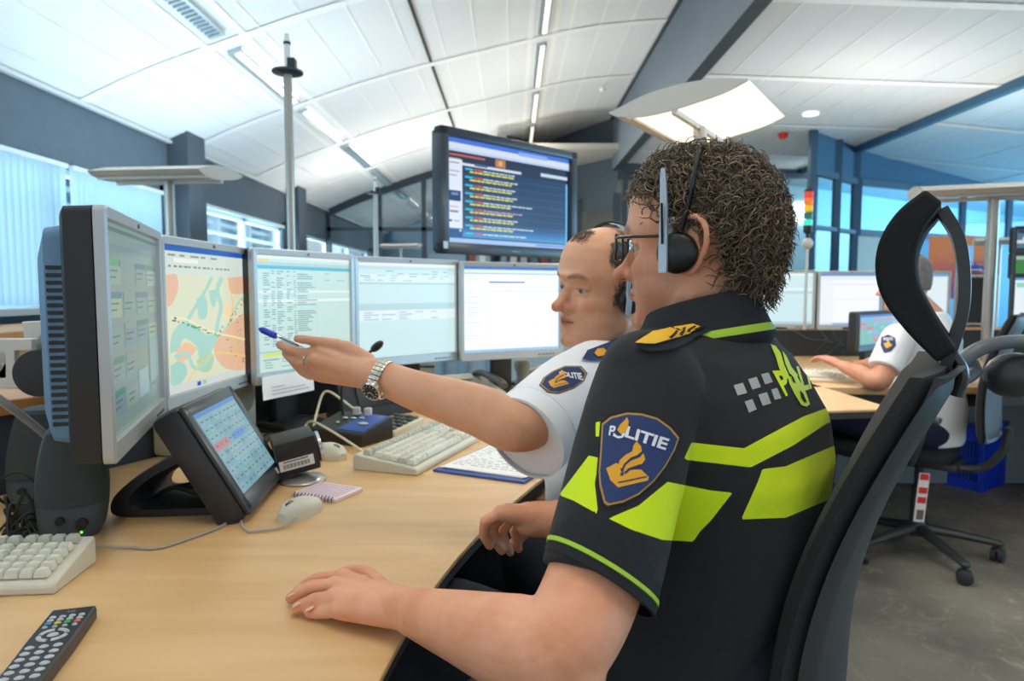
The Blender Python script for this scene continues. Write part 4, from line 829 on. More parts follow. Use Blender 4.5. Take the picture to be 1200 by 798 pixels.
o = b.build('counter', [mat('counter_grey', '#6f767a', .6), m_edge], smooth=False, fixn=False); tag(o, 'grey counter side panel with black skirting at the right edge behind the blue crate', 'counter')
def wp(px, Y): p = P(px, 341, Y); return (p.x, p.y)
rA = [(0, 0, 1, 1, '#d3eef2'), (0, 0, 1, .05, '#eef8f8', 1), (0, .3, 1, .33, '#f2fbfb', 1), (0, .36, 1, .4, '#b9d9e0', 1), (0, .95, 1, 1, '#bcd4e0', 1)]
rB = [(0, 0, 1, 1, '#eef1f8'), (0, 0, 1, .04, '#5b8fd6', 1), (0, .04, 1, .12, '#dfe6f2', 1), (0, .12, .22, 1, '#e6ecf4', 1), (.22, .2, 1, .21, '#c0c8dc', 1), (.25, .5, .95, .505, '#c6c6d6', 1), (0, .96, 1, 1, '#8fb0dc', 1), (.985, 0, 1, 1, '#4c78c0', 1)]
rC = [(0, 0, 1, 1, '#e0eff6'), (0, 0, 1, .05, '#6fa4dc', 1), (.1, .5, .6, .52, '#4c78c0', 1), (.1, .56, .7, .62, '#5d9ad6', 1), (0, .95, 1, 1, '#bcd4e0', 1)]
m_bezw = mat('bezel_pale', '#c6ccca', .4, metal=.2)
monitor('pale screened monitor directly behind the curly haired officer\'s neck', wp(872, 4.42), wp(955, 4.38), 1.095, rA, s=1.0, zb=SHZ, bez_=m_bezw, H=.375)
monitor('white screened monitor on the back desk, left of the black headrest', wp(957, 4.38), wp(1034, 4.4), 1.09, rB, s=1.1, zb=SHZ, bez_=m_bezw, H=.375)
monitor('monitor seen through the loop of the black headrest', wp(1035, 4.4), wp(1112, 4.42), 1.09, rC, s=1.0, zb=SHZ, bez_=m_bezw, H=.375)
monitor('switched off monitor with a white frame and dark screen, right of the headrest', wp(1118, 4.75), wp(1170, 4.62), 1.08, [(0, 0, 1, 1, '#3a3c3c')], s=.3, zb=SHZ, bez_=m_bezw, H=.36)
rD = [(0, 0, 1, 1, '#7fc0d8'), (0, 0, 1, .08, '#4a6fc0', 1)]+[(.02+.12*k, .12+.14*i, .12+.12*k, .22+.14*i, R.choice(['#e08a80', '#88b8e0', '#9fd0d0', '#c8a0b0', '#8fc8a0', '#a8b8e0']), 2) for i in range(6) for k in range(8)]
monitor('small touch screen with coloured keys in front of the seated white shirted man', wp(1004, 3.35), wp(1068, 3.75), 1.05-.1, rD, s=.9, zb=DZ, bez_=m_elof, H=.2, vents=False)
rE = [(0, 0, 1, 1, '#e6f2f6'), (0, 0, 1, .05, '#5b8fd6', 1), (.02, .1, .9, .2, '#8fd6c8', 1)]
monitor('black framed monitor cut by the right edge below the two small screens', wp(1184, 3.72), wp(1276, 3.6), 1.085, rE, s=1.0, zb=DZ, bez_=m_elof, H=.31)
for k, (zc_, cols) in enumerate(((1.43, ['#5a7f9c', '#dfeef6', '#2a3f50']), (1.29, ['#3f8f4a', '#8fc86a', '#b8c8c0']))):
    rr_ = [(0, 0, 1, 1, cols[0])]+[(R.random()*.8, R.random()*.8, 0, 0, cols[R.randrange(3)]) for _ in range(9)]; rr_ = [rr_[0]]+[(a[0], a[1], a[0]+.2, a[1]+.18, a[4], 1+i) for i, a in enumerate(rr_[1:])]
    o, _ = monitor(['upper small camera screen on the pole at the right edge', 'lower small green camera screen on the pole at the right edge'][k], wp(1183, 3.8), wp(1262, 3.75), zc_, rr_, s=.8, zb=DZ, bez_=m_elof, H=.15, vents=False, base=False, name='camera_screen'); o.name = 'camera_screen'
    b = MB(); b.cyl((0, .05, 0), (0, .05, zc_-DZ), .012); b.build('stand', m_shell, o)
# signal tower
p = P(946.5, 272, 4.3); t = thing('signal_tower', 'signal light tower with red, orange, yellow and green sections beside the curly hair', 'signal light', (p.x, p.y, SHZ)); h0 = p.z-SHZ
for nm, c, k in (('green_light', '#38c8b0', 0), ('dark_green_light', '#1c6a58', 1), ('yellow_light', '#e8c020', 2), ('orange_light', '#f08020', 3), ('red_light', '#e04838', 4)):
    b = MB(); b.lathe([(.027, 0), (.027, .036), (.024, .038)], (0, 0, h0+.04+k*.043)); b.build(nm, mat('sig%d' % k, c, .3, emit=c, es=.8 if k == 0 else .35), t)
b = MB(); b.lathe([(.012, -.05), (.012, -.01), (.026, 0), (.026, .04)], (0, 0, h0)); b.build('socket', m_shell, t); b = MB(); b.lathe([(.027, .036), (.024, .052), (0, .055)], (0, 0, h0+.04+4*.043)); b.build('cap', m_shell, t)
b = MB(); b.sph((0, 0, h0-.07), .035, 18); b.cyl((0, 0, 0), (0, 0, h0-.04), .009); b.build('stem', mat('stem_white', '#c9cdca', .35), t)
# keyboard and small devices on the back desk
k = keyboard('cream keyboard under the hand of the man at the back desk', (1.42, 3.05, DZ), -.25, .42, .17)
t = thing('desk_box', 'row of small dark desk devices with silver knobs left of the working hand', 'device', (1.32, 3.75, DZ)); b = MB(); b.box((0, 0, .03), (.42, .14, .06), bev=.008); b.build('case', m_blk, t)
b = MB()
for q in range(6): b.lathe([(.012, 0), (.012, .03), (0, .031)], (-.16+q*.062, -.02, .06), n=12)
tag(b.build('knobs', MC['knob_silver'], t), kind='stuff')
for q, (x0, x1) in enumerate(((930, 968), (962, 985), (975, 1000))):
    b = MB(); b.tube(bez([P(x0, 388, 4.15), P((x0+x1)/2, 398+4*q, 4.05), P(x1, 400, 4.0), P(x1-14, 415, 3.95)], 8), .006, 6); o = b.build('wall_cable', MC['cable_black']); tag(o, ['left', 'middle', 'right'][q]+'most of three black cables hanging from the back desk shelf', 'cable')
# model helicopter
p = P(1146, 316, 4.7); t = thing('model_helicopter', 'small blue and white model helicopter standing on the switched off monitor', 'model helicopter', (p.x, p.y, 1.262)); hz = p.z-1.262+.01
m_hb = mat('heli_blue', '#2c4fb0', .3); m_hw = mat('heli_white', '#e0e6e8', .4)
b = MB(); b.sph((-.03, 0, hz+.0), (.055, .025, .028), 18); b.tube([(0, 0, hz), (.06, 0, hz+.006), (.11, 0, hz+.01)], [.02, .009, .006], 10); b.add([(.1, -.002, hz), (.12, -.002, hz+.045), (.105, -.002, hz+.045), (.085, -.002, hz), (.1, .002, hz), (.12, .002, hz+.045), (.105, .002, hz+.045), (.085, .002, hz)], [(0, 1, 2, 3), (4, 7, 6, 5), (0, 4, 5, 1), (1, 5, 6, 2), (2, 6, 7, 3), (3, 7, 4, 0)]); b.build('fuselage', m_hb, t)
b = MB(); b.box((-.02, 0, hz+.04), (.2, .006, .003)); b.cyl((-.02, 0, hz+.02), (-.02, 0, hz+.042), .004, n=8); b.build('rotor', m_shell, t)
b = MB(); b.box((-.03, 0, hz-.012), (.09, .05, .012), bev=.005); b.build('belly', m_hw, t)
b = MB(); b.tube([(-.08, -.02, .004), (.03, -.02, .004)], .003, 6); b.tube([(-.08, .02, .004), (.03, .02, .004)], .003, 6); 
for x in (-.05, 0): b.tube([(x, -.02, .004), (x, 0, hz-.01), (x, .02, .004)], .0025, 6)
b.build('skids', m_shell, t)
# poster
pm = bpy.data.materials.new('poster_print'); pm.use_nodes = True; N = pm.node_tree.nodes; L = pm.node_tree.links; tc = N.new('ShaderNodeTexCoord'); sx = N.new('ShaderNodeSeparateXYZ'); L.new(tc.outputs['Generated'], sx.inputs[0]); cr = N.new('ShaderNodeValToRGB')
cr.color_ramp.elements[0].position = .1; cr.color_ramp.elements[0].color = lin('#8a3c7a'); cr.color_ramp.elements[1].position = .75; cr.color_ramp.elements[1].color = lin('#e0772f'); e = cr.color_ramp.elements.new(.45); e.color = lin('#c8503c')
nn = N.new('ShaderNodeTexNoise'); nn.inputs['Scale'].default_value = 14; ad = N.new('ShaderNodeMath'); ad.operation = 'MULTIPLY_ADD'; ad.inputs[1].default_value = .35; L.new(nn.outputs['Fac'], ad.inputs[0]); L.new(sx.outputs['Z'], ad.inputs[2]); sb = N.new('ShaderNodeMath'); sb.operation = 'SUBTRACT'; sb.inputs[1].default_value = .17; L.new(ad.outputs[0], sb.inputs[0]); L.new(sb.outputs[0], cr.inputs[0]); L.new(cr.outputs[0], N['Principled BSDF'].inputs['Base Color'])
a, e = P(1089, 300, 9.5), P(1153, 300, 9.5); zt_, zb_ = P(1120, 277, 9.5).z, P(1120, 350, 9.5).z
t = thing('poster', 'orange to purple poster panel standing behind the black headrest loop', 'poster', ((a.x+e.x)/2, 9.5, 0)); W_ = e.x-a.x
b = MB(); b.box((0, 0, (zt_+zb_)/2), (W_, .03, zt_-zb_)); b.build('panel', pm, t)
b = MB(); b.box((.1, -.02, (P(1120, 288, 9.5).z+zb_)/2), (.23, .01, P(1120, 288, 9.5).z-zb_)); b.build('screen', mat('poster_screen', '#5a8ab0', .3, emit='#6fa8d0', es=.5), t)
b = MB(); b.cyl((-W_*.4, .02, 0), (-W_*.4, .02, zb_+.05), .02); b.cyl((W_*.4, .02, 0), (W_*.4, .02, zb_+.05), .02); b.build('legs', m_pole, t).name = 'stand'
# slatted cabinets beyond the main desk, and binders
t = thing('slatted_cabinet', 'beige slatted cabinet seen under the monitors between two grey blue columns', 'cabinet', (-.5, 4.6, 0)); b = MB(); b.box((0, 0, .42), (1.1, .5, .84)); b.build('body', mat('cab_dark', '#4a4f52', .6), t)
b = MB()
for k in range(12): b.box((0, -.26, .2+k*.055), (1.0, .02, .042))
b.build('slats', mat('slat_beige', '#b3a98f', .6), t)
t = thing('blue_partition', 'pale blue desk partition below the bright white monitor', 'partition', (.3, 4.2, 0)); b = MB(); b.box((0, 0, .45), (1.5, .04, .88)); b.build('panel', mat('partition_blue', '#9bb5c4', .5), t)
b = MB()
for x in (-.74, -.6, -.42): b.cyl((x, -.03, 0), (x, -.03, .9), .035)
tag(b.build('columns', mat('partition_col', '#86a6b8', .4), t), kind='stuff')
t = thing('distant_desk', 'wooden desk strip visible behind the balding man\'s chin', 'desk', (.5, 5.2, 0)); b = MB(); b.box((0, 0, .86), (1.7, .8, .03)); b.build('worktop', m_wood, t)
b = MB(); b.box((0, .3, .42), (1.6, .03, .84)); b.build('panel', m_panel, t)
t = thing('binder_shelf', 'dark shelf standing far behind under the large display', 'shelf', (.1, 8.8, 0)); b = MB(); b.box((0, 0, .68), (1.5, .35, 1.36)); b.build('body', m_frame, t)
cb = ['#8a3a3a', '#c8c8c0', '#3a5a7a', '#6a8a9a', '#b8b0a0', '#9a9a9a', '#46606c', '#7a3038']
for k in range(8): b = MB(); b.box((0, 0, .15), (.075, .24, .3)); o = b.build('binder', mat('binder%d' % k, cb[k], .6)); o.location = (-.5+k*.13, 8.75, 1.361); tag(o, '%s ring binder on the distant shelf, number %s from the left' % (['dark red', 'pale grey', 'navy', 'blue grey', 'beige', 'mid grey', 'slate', 'wine'][k], ['one', 'two', 'three', 'four', 'five', 'six', 'seven', 'eight'][k]), 'binder', 'ring binders on the distant shelf')
# left sideboard under the blinds
t = thing('sideboard', 'low wooden sideboard under the left window blinds', 'sideboard', (-3.3, 3.4, 0)); b = MB(); b.box((0, 0, .46), (.7, 5, .9)); b.build('body', m_wood2, t, bev=.004)
b = MB()
for k in range(6): b.box((.355, -2.08+k*.83, .46), (.012, .81, .84))
b.build('doors', m_wood2, t).name = 'door_row'

# ======================= CHAIRS =======================
m_mesh = mat('chair_mesh', '#1b1c1c', .8, bump=.8, bscale=700, sheen=.1); m_plast = mat('chair_plastic', '#35393b', .35); m_plg = mat('chair_grey', '#5f6a70', .4); m_fab = mat('chair_fabric', '#17181a', .9, bump=.4, bscale=500)
def castor(t, x, y, a):
    b = MB(); c, s = math.cos(a), math.sin(a)
    for o_ in (-.014, .014): b.tube([(x-s*(o_-.011), y+c*(o_-.011), .03), (x-s*(o_-.008), y+c*(o_-.008), .03), (x-s*(o_+.008), y+c*(o_+.008), .03), (x-s*(o_+.011), y+c*(o_+.011), .03)], [.024, .03, .03, .024], 18)
    b.cyl((x, y, .03), (x, y, .075), .008, n=10); b.sph((x, y, .045), (.02, .02, .018), 12); return b.build('caster', m_plast, t)
def star(t, a0=.3, r=.31):
    for k in range(5):
        a = a0+k*2*PI/5; b = MB(); c, s = math.cos(a), math.sin(a)
        b.tube([(c*.03, s*.03, .12), (c*.15, s*.15, .105), (c*r, s*r, .08)], [.03, .024, .018], 10, flat=.75); b.sph((c*r, s*r, .08), (.022, .022, .014), 12); l = b.build('base_leg', m_plast, t); castor(t, c*r, s*r, a+1.0)
    b = MB(); b.lathe([(.04, .09), (.045, .13), (.03, .15), (.028, .3), (.018, .3), (.018, .44)], (0, 0, 0)); b.build('gas_column', m_plast, t)
def office_chair(lab, loc, rz, a0=.3, head=True, mesh=None, lean=.25, grp=None, curve=.022, mf=None, seat=0, back_on=True):
    """local frame: sitter faces -Y"""
    t = thing('office_chair', lab, 'chair', loc, rz, grp); star(t, a0)
    b = MB(); n = 30; 
    b.rings([[Vector((.25*math.copysign(abs(math.cos(a))**.5, math.cos(a))*f, .24*math.copysign(abs(math.sin(a))**.5, math.sin(a))*f-.02+seat, z)) for a in [2*PI*j/n for j in range(n)]] for f, z in ((.85, .43), (1, .445), (1.02, .47), (.97, .49), (.8, .495), (.3, .488))]); b.build('seat', m_fab, t)
    b = MB(); b.box((0, 0, .42), (.2, .3, .03), bev=.01); b.tube(bez([(0, .1, .41), (0, .22, .42), (0, .29, .5), (0, .31, .6)], 6), .028, 12, flat=.6); b.build('mechanism', m_plast, t)
    if not back_on: return t
    # curved back shell
    def back(u, v, off):     # u -1..1 across, v 0..1 up
        w = .225*(1-.18*v**3-.1*(1-v)**3); z = .56+.50*v; y = .24+lean*(z-.56)*.75+.04*math.sin(v*PI)*-1
        return Vector((u*w, y-curve*u*u*(1-.2*v)+off, z))
    for nm, o0, o1, mm, sc in (('backrest', 0, .035, mesh or m_mesh, 1), ('back_frame', .03, .045, mf or m_plg, .97)):
        b = MB(); nu, nv = 16, 18; F_ = []; B_ = []
        for j in range(nv+1):
            for i in range(nu+1):
                u = (2*i/nu-1)*sc; v = j/nv; e_ = max(abs(u), abs(2*v-1)); rd = .012*max(0, (e_-.85)/.15)**2
                F_.append(back(u, v, o0+rd)); B_.append(back(u, v, o1-rd))
        b.add(F_+B_, [(j*(nu+1)+i, j*(nu+1)+i+1, (j+1)*(nu+1)+i+1, (j+1)*(nu+1)+i) for j in range(nv) for i in range(nu)]); M_ = (nu+1)*(nv+1)
        b.f += [(M_+j*(nu+1)+i, M_+(j+1)*(nu+1)+i, M_+(j+1)*(nu+1)+i+1, M_+j*(nu+1)+i+1) for j in range(nv) for i in range(nu)]
        ed = [i for i in range(nu+1)]+[j*(nu+1)+nu for j in range(1, nv+1)]+[nv*(nu+1)+i for i in range(nu-1, -1, -1)]+[j*(nu+1) for j in range(nv-1, 0, -1)]
        b.f += [(ed[q], ed[q]+M_, ed[(q+1) % len(ed)]+M_, ed[(q+1) % len(ed)]) for q in range(len(ed))]; b.mi = [0]*len(b.f)
        b.build(nm, mm, t)
    for sx in (-1, 1):
        b = MB(); b.tube(bez([(sx*.2, .0, .44), (sx*.29, .02, .47), (sx*.31, .05, .56), (sx*.3, .06, .63)], 6), .018, 10, flat=.7); b.box((sx*.3, .0, .645), (.07, .24, .025), bev=.01); b.build('armrest', m_plast, t)
    return t
# ======================= PEOPLE =======================
def np_mesh(o):
    me = o.data; n = len(me.vertices); v = np.empty(n*3); me.vertices.foreach_get('co', v); return v.reshape(-1, 3)
def laplace(me, it, lam=.5, mask=None):
    n = len(me.vertices); v = np.empty(n*3); me.vertices.foreach_get('co', v); v = v.reshape(-1, 3)
    e = np.empty(len(me.edges)*2, dtype=np.int32); me.edges.foreach_get('vertices', e); e = e.reshape(-1, 2); deg = np.bincount(e.ravel(), minlength=n).astype(float)[:, None]; deg[deg == 0] = 1
    for _ in range(it):
        s = np.zeros_like(v)
        for k in range(3): s[:, k] = np.bincount(e[:, 0], v[e[:, 1], k], n)+np.bincount(e[:, 1], v[e[:, 0], k], n)
        d = (s/deg-v)*lam
        if mask is not None: d *= mask[:, None]
        v = v+d
    me.vertices.foreach_set('co', v.ravel()); me.update(); return v
def fuse(mb, name, mats, parent, voxel=.0026, smooth=4, lam=.5):
    """union of all closed pieces into one continuous skin"""
    o = mb.build('tmp', mats, None, smooth=False); md = o.modifiers.new('r', 'REMESH'); md.mode = 'VOXEL'; md.voxel_size = voxel; md.adaptivity = 0
    dg = bpy.context.evaluated_depsgraph_get(); dg.update(); me = bpy.data.meshes.new_from_object(o.evaluated_get(dg)); old = o.data; bpy.data.objects.remove(o); bpy.data.meshes.remove(old)
    me.name = name; laplace(me, smooth, lam); me.polygons.foreach_set('use_smooth', [True]*len(me.polygons))
    me.materials.clear(); [me.materials.append(m) for m in (mats if isinstance(mats, list) else [mats])]
    me.polygons.foreach_set('material_index', [0]*len(me.polygons)); me.update()
    r = bpy.data.objects.new(name, me); COL.objects.link(r)
    if parent: r.parent = parent; me.transform(Matrix.Translation(-parent.location))
    return r
def cap(b, a, c, ra, rc, n=20, flat=1, up=None):
    a, c = Vector(a), Vector(c); d = c-a; L_ = d.length
    if L_ < 1e-6: b.sph(a, ra, n); return
    x, y, z = frame(d, up or (0, 0, 1)); R_ = []
    for k in range(1, 6): t = PI/2*k/6; R_.append((a-z*ra*math.cos(t), ra*math.sin(t)))
    for k in range(9): R_.append((a.lerp(c, k/8), ra+(rc-ra)*k/8))
    for k in range(5, 0, -1): t = PI/2*k/6; R_.append((c+z*rc*math.cos(t), rc*math.sin(t)))
    b.rings([[p+x*math.cos(2*PI*j/n)*r+y*math.sin(2*PI*j/n)*r*flat for j in range(n)] for p, r in R_])
def limb(b, pts, rad, n=22, k=8, flat=1):           # smooth tapered limb through points
    q = bez(pts, k); rr = bez([(r, 0, 0) for r in rad], k); b.tube(q, [v.x for v in rr], n, flat=flat); b.sph(q[0], rr[0].x*.98, n); b.sph(q[-1], rr[-1].x*.98, n)
def fingers(b, F, r=.0088):
    for pts, s in F:
        for i in range(len(pts)-1): cap(b, pts[i], pts[i+1], r*s*(1.06-.09*i), r*s*(1.0-.09*i), 14)
        for i in range(1, len(pts)-1): b.sph(pts[i], r*s*(1.05-.09*i), 12)
def skin(name, base, red, dark=.85, stub=None):
    m = mat(name, base, .5, sss=.08, spec=.4, nscale=18, col2=red, bump=.15, bscale=350)
    return m
# ---- head, local frame: x forward, y left, z up, origin between the ears ----
HZ = [.126, .12, .108, .09, .07, .05, .035, .02, .008, -.01, -.03, -.045, -.058, -.07, -.085, -.1, -.112, -.12]
HF = [.008, .042, .066, .083, .091, .0945, .096, .090, .087, .0875, .089, .0915, .089, .0865, .0875, .084, .07, .045]
HB = [-.012, -.048, -.073, -.089, -.097, -.1, -.1, -.098, -.096, -.093, -.087, -.08, -.072, -.06, -.045, -.03, -.015, .0]
HW = [.01, .036, .054, .067, .0735, .0765, .077, .0765, .0755, .0735, .070, .067, .0645, .061, .0555, .046, .034, .018]
def head_pieces(b, M, S=1, jaw=1, nose=1, ear=True, ES=1.15):
    zz = np.linspace(HZ[0], HZ[-1], 60); n = 72; rs = []
    fi = lambda A: np.interp(-zz, [-z for z in HZ], A)
    f, bk, w = fi(HF), fi(HB), fi(HW)
    for z, a, c, hw in zip(zz, f, bk, w):
        if z < -.02: hw = hw*(1+(jaw-1)*min(1, (-z-.02)/.04))
        xc = (a+c)/2+.0; xc = .0 if a > 0 and c < 0 else xc; ring = []
        for j in range(n):
            t = 2*PI*j/n; ct, st = math.cos(t), math.sin(t); e_ = .86 if ct > 0 else .95
            x = xc+(a-xc if ct > 0 else xc-c)*math.copysign(abs(ct)**e_, ct); y = hw*math.copysign(abs(st)**.93, st)
            # sockets, temples, cheeks, mouth corner
            g = lambda x0, y0, z0, sx, sy, sz: math.exp(-((x-x0)/sx)**2-((abs(y)-y0)/sy)**2-((z-z0)/sz)**2)
            dx = -.014*g(.08, .031, .006, .04, .017, .013)+.005*g(.08, .045, -.02, .04, .016, .015)+.006*g(.09, .024, .031, .03, .022, .008)+.004*g(.07, .05, -.02, .03, .014, .014)-.004*g(.08, .03, -.045, .03, .012, .02)+.004*g(.09, .0, .032, .03, .016, .008)
            dy = -.005*g(.05, .075, .03, .03, .03, .03)+.003*g(.05, .07, -.018, .03, .02, .018)-.005*g(.05, .06, -.055, .02, .03, .02)
            ring.append(M @ Vector((x+dx, y+math.copysign(dy, y), z))*1)
        rs.append(ring)
    b.rings(rs)
    def S_(p, r): b.sph(M @ Vector(p), r, 18)
    def C_(p, q, r1, r2): cap(b, M @ Vector(p), M @ Vector(q), r1, r2, 16)
    C_((.083, 0, .014), (.100*nose+.0, 0, -.016), .0085, .0095); C_((.098, 0, -.014), (.1115, 0, -.0265), .009, .0112)
    for s in (-1, 1): C_((.094, s*.008, -.026), (.0915, s*.0135, -.03), .009, .0085)
    C_((.096, 0, -.032), (.106, 0, -.031), .006, .005)
    for s in (-1, 1):
        C_((.0945, 0, -.0515), (.083, s*.023, -.0555), .0048, .002); C_((.0925, 0, -.0605), (.082, s*.021, -.057), .0058, .0022)
        C_((.086, s*.012, .0300), (.076, s*.047, .0275), .0065, .0045)                 # brow
        C_((.0805, s*.019, .0135), (.0725, s*.044, .0120), .0042, .0042); C_((.081, s*.030, .0150), (.0765, s*.040, .0140), .0045, .004)                 # upper lid
        C_((.0805, s*.020, .0005), (.0725, s*.043, .0005), .0038, .0038)                 # lower lid
    S_((.079, 0, -.093), .0165); S_((.071, .012, -.094), .016); S_((.071, -.012, -.094), .016)
    C_((.0, .055*jaw, -.058), (.055, .03*jaw, -.098), .017, .015); C_((.0, -.055*jaw, -.058), (.055, -.03*jaw, -.098), .017, .015)
    if ear:
        for s in (-1, 1):
            E = bez([(.004, s*.076, .018), (-.002, s*.084, .031), (-.014, s*.09, .035), (-.026, s*.092, .025), (-.027, s*.09, .005), (-.018, s*.084, -.014), (-.008, s*.079, -.024), (-.001, s*.075, -.022)], 5)
            E = [Vector((-.006+(p.x+.006)*ES, p.y+s*.002, (p.z-.004)*ES+.002)) for p in E]
            b.tube([M @ p for p in E], .0044, 10); b.sph(M @ E[0], .0042, 10); b.sph(M @ E[-1], .004, 10)
            b.sph(M @ Vector((-.008, s*.078, -.02)), .0068, 12)
            b.sph(M @ Vector((-.014, s*.083, .006)), (.012, .0035, .024), 14, rot=M.to_3x3() @ Euler((0, 0, s*.35)).to_matrix())
            E2 = bez([(.0, s*.079, .006), (-.008, s*.086, .02), (-.018, s*.088, .014), (-.018, s*.085, -.004), (-.008, s*.08, -.012)], 4); b.tube([M @ p for p in E2], .0028, 8)
def head_matrix(o, fwd, pitch=0, roll=0, s=1):
    f = Vector((fwd[0], fwd[1], 0)).normalized(); l = Vector((-f.y, f.x, 0)); R_ = Matrix((f, l, Vector((0, 0, 1)))).transposed()
    R_ = R_ @ Euler((roll, pitch, 0)).to_matrix(); return Matrix.Translation(o) @ (R_.to_4x4()) @ Matrix.Scale(s, 4)
def eyes(M, parent, iris='#5a6a70', look=(0, 0)):
    off = Matrix.Translation(-parent.location); mw = mat('eye_white', '#bdb2a8', .3); mi = mat('iris_'+iris[1:], iris, .2); mp_ = mat('pupil', '#0c0c0c', .1)
    for s in (-1, 1):
        c = Vector((.0690, s*.0315, .0080)); b = MB(); b.M = off @ M; b.sph(c, .0118, 24, m=0)
        d = Vector((1, .0+look[0], look[1])).normalized(); b.lathe([(.0058, .0103), (.0052, .0112), (.002, .0121)], c, d, m=1); b.lathe([(.0024, .0119), (.001, .0123)], c, d, m=2); b.build('eye', [mw, mi, mp_], parent)
def facepaint(o, M, skin_mat, lip='#a85a52', brow='#5a4a3c', brow_k=1, stub=0, stubc='#7a5a48'):
    """lips, eyebrows and stubble as per-vertex masks used by the skin material"""
    v = np_mesh(o)+np.array(o.parent.location) if o.parent else np_mesh(o); Mi = np.array((M).inverted()); h = np.c_[v, np.ones(len(v))] @ Mi.T; x, y, z = h[:, 0], h[:, 1], h[:, 2]; ay = np.abs(y)
    infront = x > .06
    zl = -.0555-.3*ay**2; lipm = np.clip(1.2-((z-zl)/.0085)**2-(ay/.024)**2, 0, 1)*infront
    zb_ = .0325+.006*np.sin(np.clip((ay-.012)/.04, 0, 1)*PI)*1-.003; br = np.clip(1.15-((z-zb_)/.0058)**2-((ay-.031)/.021)**4, 0, 1)*(x > .05)*brow_k
    st = np.clip((-.02-z)/.02, 0, 1)*np.clip((z+.16)/.02, 0, 1)*np.clip((x+.005)/.03, 0, 1)*stub*(1-.5*np.clip(1-((z+.03)/.02)**2-((ay-.045)/.02)**2, 0, 1))
    rd = np.clip(1-((x-.1)/.03)**2-((z+.025)/.022)**2, 0, 1)*(ay < .03)*.8+np.clip(1-((ay-.05)/.02)**2-((z+.025)/.02)**2, 0, 1)*infront*.5
    # mouth line / nostrils
    ml = np.clip(1-((z-zl+.0005)/.0016)**2, 0, 1)*(ay < .021)*(x > .07); ns = np.clip(1.3-((ay-.0075)/.0035)**2-((x-.103)/.006)**2, 0, 1)*(z < -.033)*(z > -.044)
    for nm, a in (('lip', lipm), ('brow', br), ('stub', st), ('red', rd), ('gap', np.clip(ml+ns+.75*np.clip(1-((z-.0102+.25*np.clip(ay-.032, 0, 1))/.0017)**2, 0, 1)*(ay > .019)*(ay < .045)*(x > .055), 0, 1))):
        at = o.data.attributes.new(nm, 'FLOAT', 'POINT'); at.data.foreach_set('value', a.astype(np.float32))
    nt = skin_mat.node_tree; N = nt.nodes; L = nt.links; bs = N['Principled BSDF']; cur = bs.inputs['Base Color'].links[0].from_socket
    nz = N.new('ShaderNodeTexNoise'); nz.inputs['Scale'].default_value = 900; tc = N.new('ShaderNodeTexCoord'); L.new(tc.outputs['Object'], nz.inputs['Vector'])
    for nm, c, k, noisy in (('red', '#cf7a62', .55, 0), ('stub', stubc, .75, 1), ('lip', lip, .85, 0), ('brow', brow, .8, 1), ('gap', '#4a1f1c', .9, 0)):
        a = N.new('ShaderNodeAttribute'); a.attribute_name = nm; mu = N.new('ShaderNodeMath'); mu.operation = 'MULTIPLY'; mu.inputs[1].default_value = k; L.new(a.outputs['Fac'], mu.inputs[0]); fac = mu.outputs[0]
        if noisy:
            rg = N.new('ShaderNodeMapRange'); rg.inputs[1].default_value = .35; rg.inputs[2].default_value = .6; rg.inputs[3].default_value = .45; L.new(nz.outputs['Fac'], rg.inputs[0]); m2 = N.new('ShaderNodeMath'); m2.operation = 'MULTIPLY'; L.new(fac, m2.inputs[0]); L.new(rg.outputs[0], m2.inputs[1]); fac = m2.outputs[0]
        mx = N.new('ShaderNodeMix'); mx.data_type = 'RGBA'; L.new(fac, mx.inputs[0]); L.new(cur, mx.inputs[6]); mx.inputs[7].default_value = lin(c); cur = mx.outputs[2]
    L.new(cur, bs.inputs['Base Color'])
def bvh(o): 
    v = np_mesh(o)+np.array(o.parent.location); return BVHTree.FromPolygons([tuple(p) for p in v], [tuple(p.vertices) for p in o.data.polygons])
CAMP = Vector((0, 0, CZ))
def on_surface(tree, px, py, off=.001, fallback=1):
    d = ray(px, py).normalized(); h = tree.ray_cast(CAMP, d)
    if h[0] is None: return None
    n = h[1] if h[1].dot(d) < 0 else -h[1]
    return h[0]+n*off
def decal(tree, b, poly, off=.001, m=0, maxe=7, tris=None):
    """lay a flat cut-out (pixel outline) on the cloth: every point goes onto the surface"""
    bm = bmesh.new()
    if tris is None:
        vs = [bm.verts.new((x, y, 0)) for x, y in poly]; bm.faces.new(vs)
    else:
        vs = [bm.verts.new((x, y, 0)) for x, y in tris[0]]
        for f in tris[1]:
            try: bm.faces.new([vs[i] for i in f])
            except ValueError: pass
    bmesh.ops.triangulate(bm, faces=bm.faces[:])
    for _ in range(5):
        le = [e for e in bm.edges if e.calc_length() > maxe]
        if not le: break
        bmesh.ops.subdivide_edges(bm, edges=le, cuts=1); bmesh.ops.triangulate(bm, faces=[f for f in bm.faces if len(f.verts) > 3])
    bm.verts.index_update(); P3 = [on_surface(tree, v.co.x, v.co.y, off) for v in bm.verts]
    fs = [[v.index for v in f.verts] for f in bm.faces if all(P3[v.index] is not None for v in f.verts)]
    fs = [f for f in fs if max((P3[f[0]]-P3[f[1]]).length, (P3[f[1]]-P3[f[2]]).length, (P3[f[0]]-P3[f[2]]).length) < .05]
    P3 = [p or Vector((0, 0, 0)) for p in P3]; used = sorted({i for f in fs for i in f}); mp_ = {i: k for k, i in enumerate(used)}
    b.add([P3[i] for i in used], [[mp_[i] for i in f] for f in fs], m); bm.free()
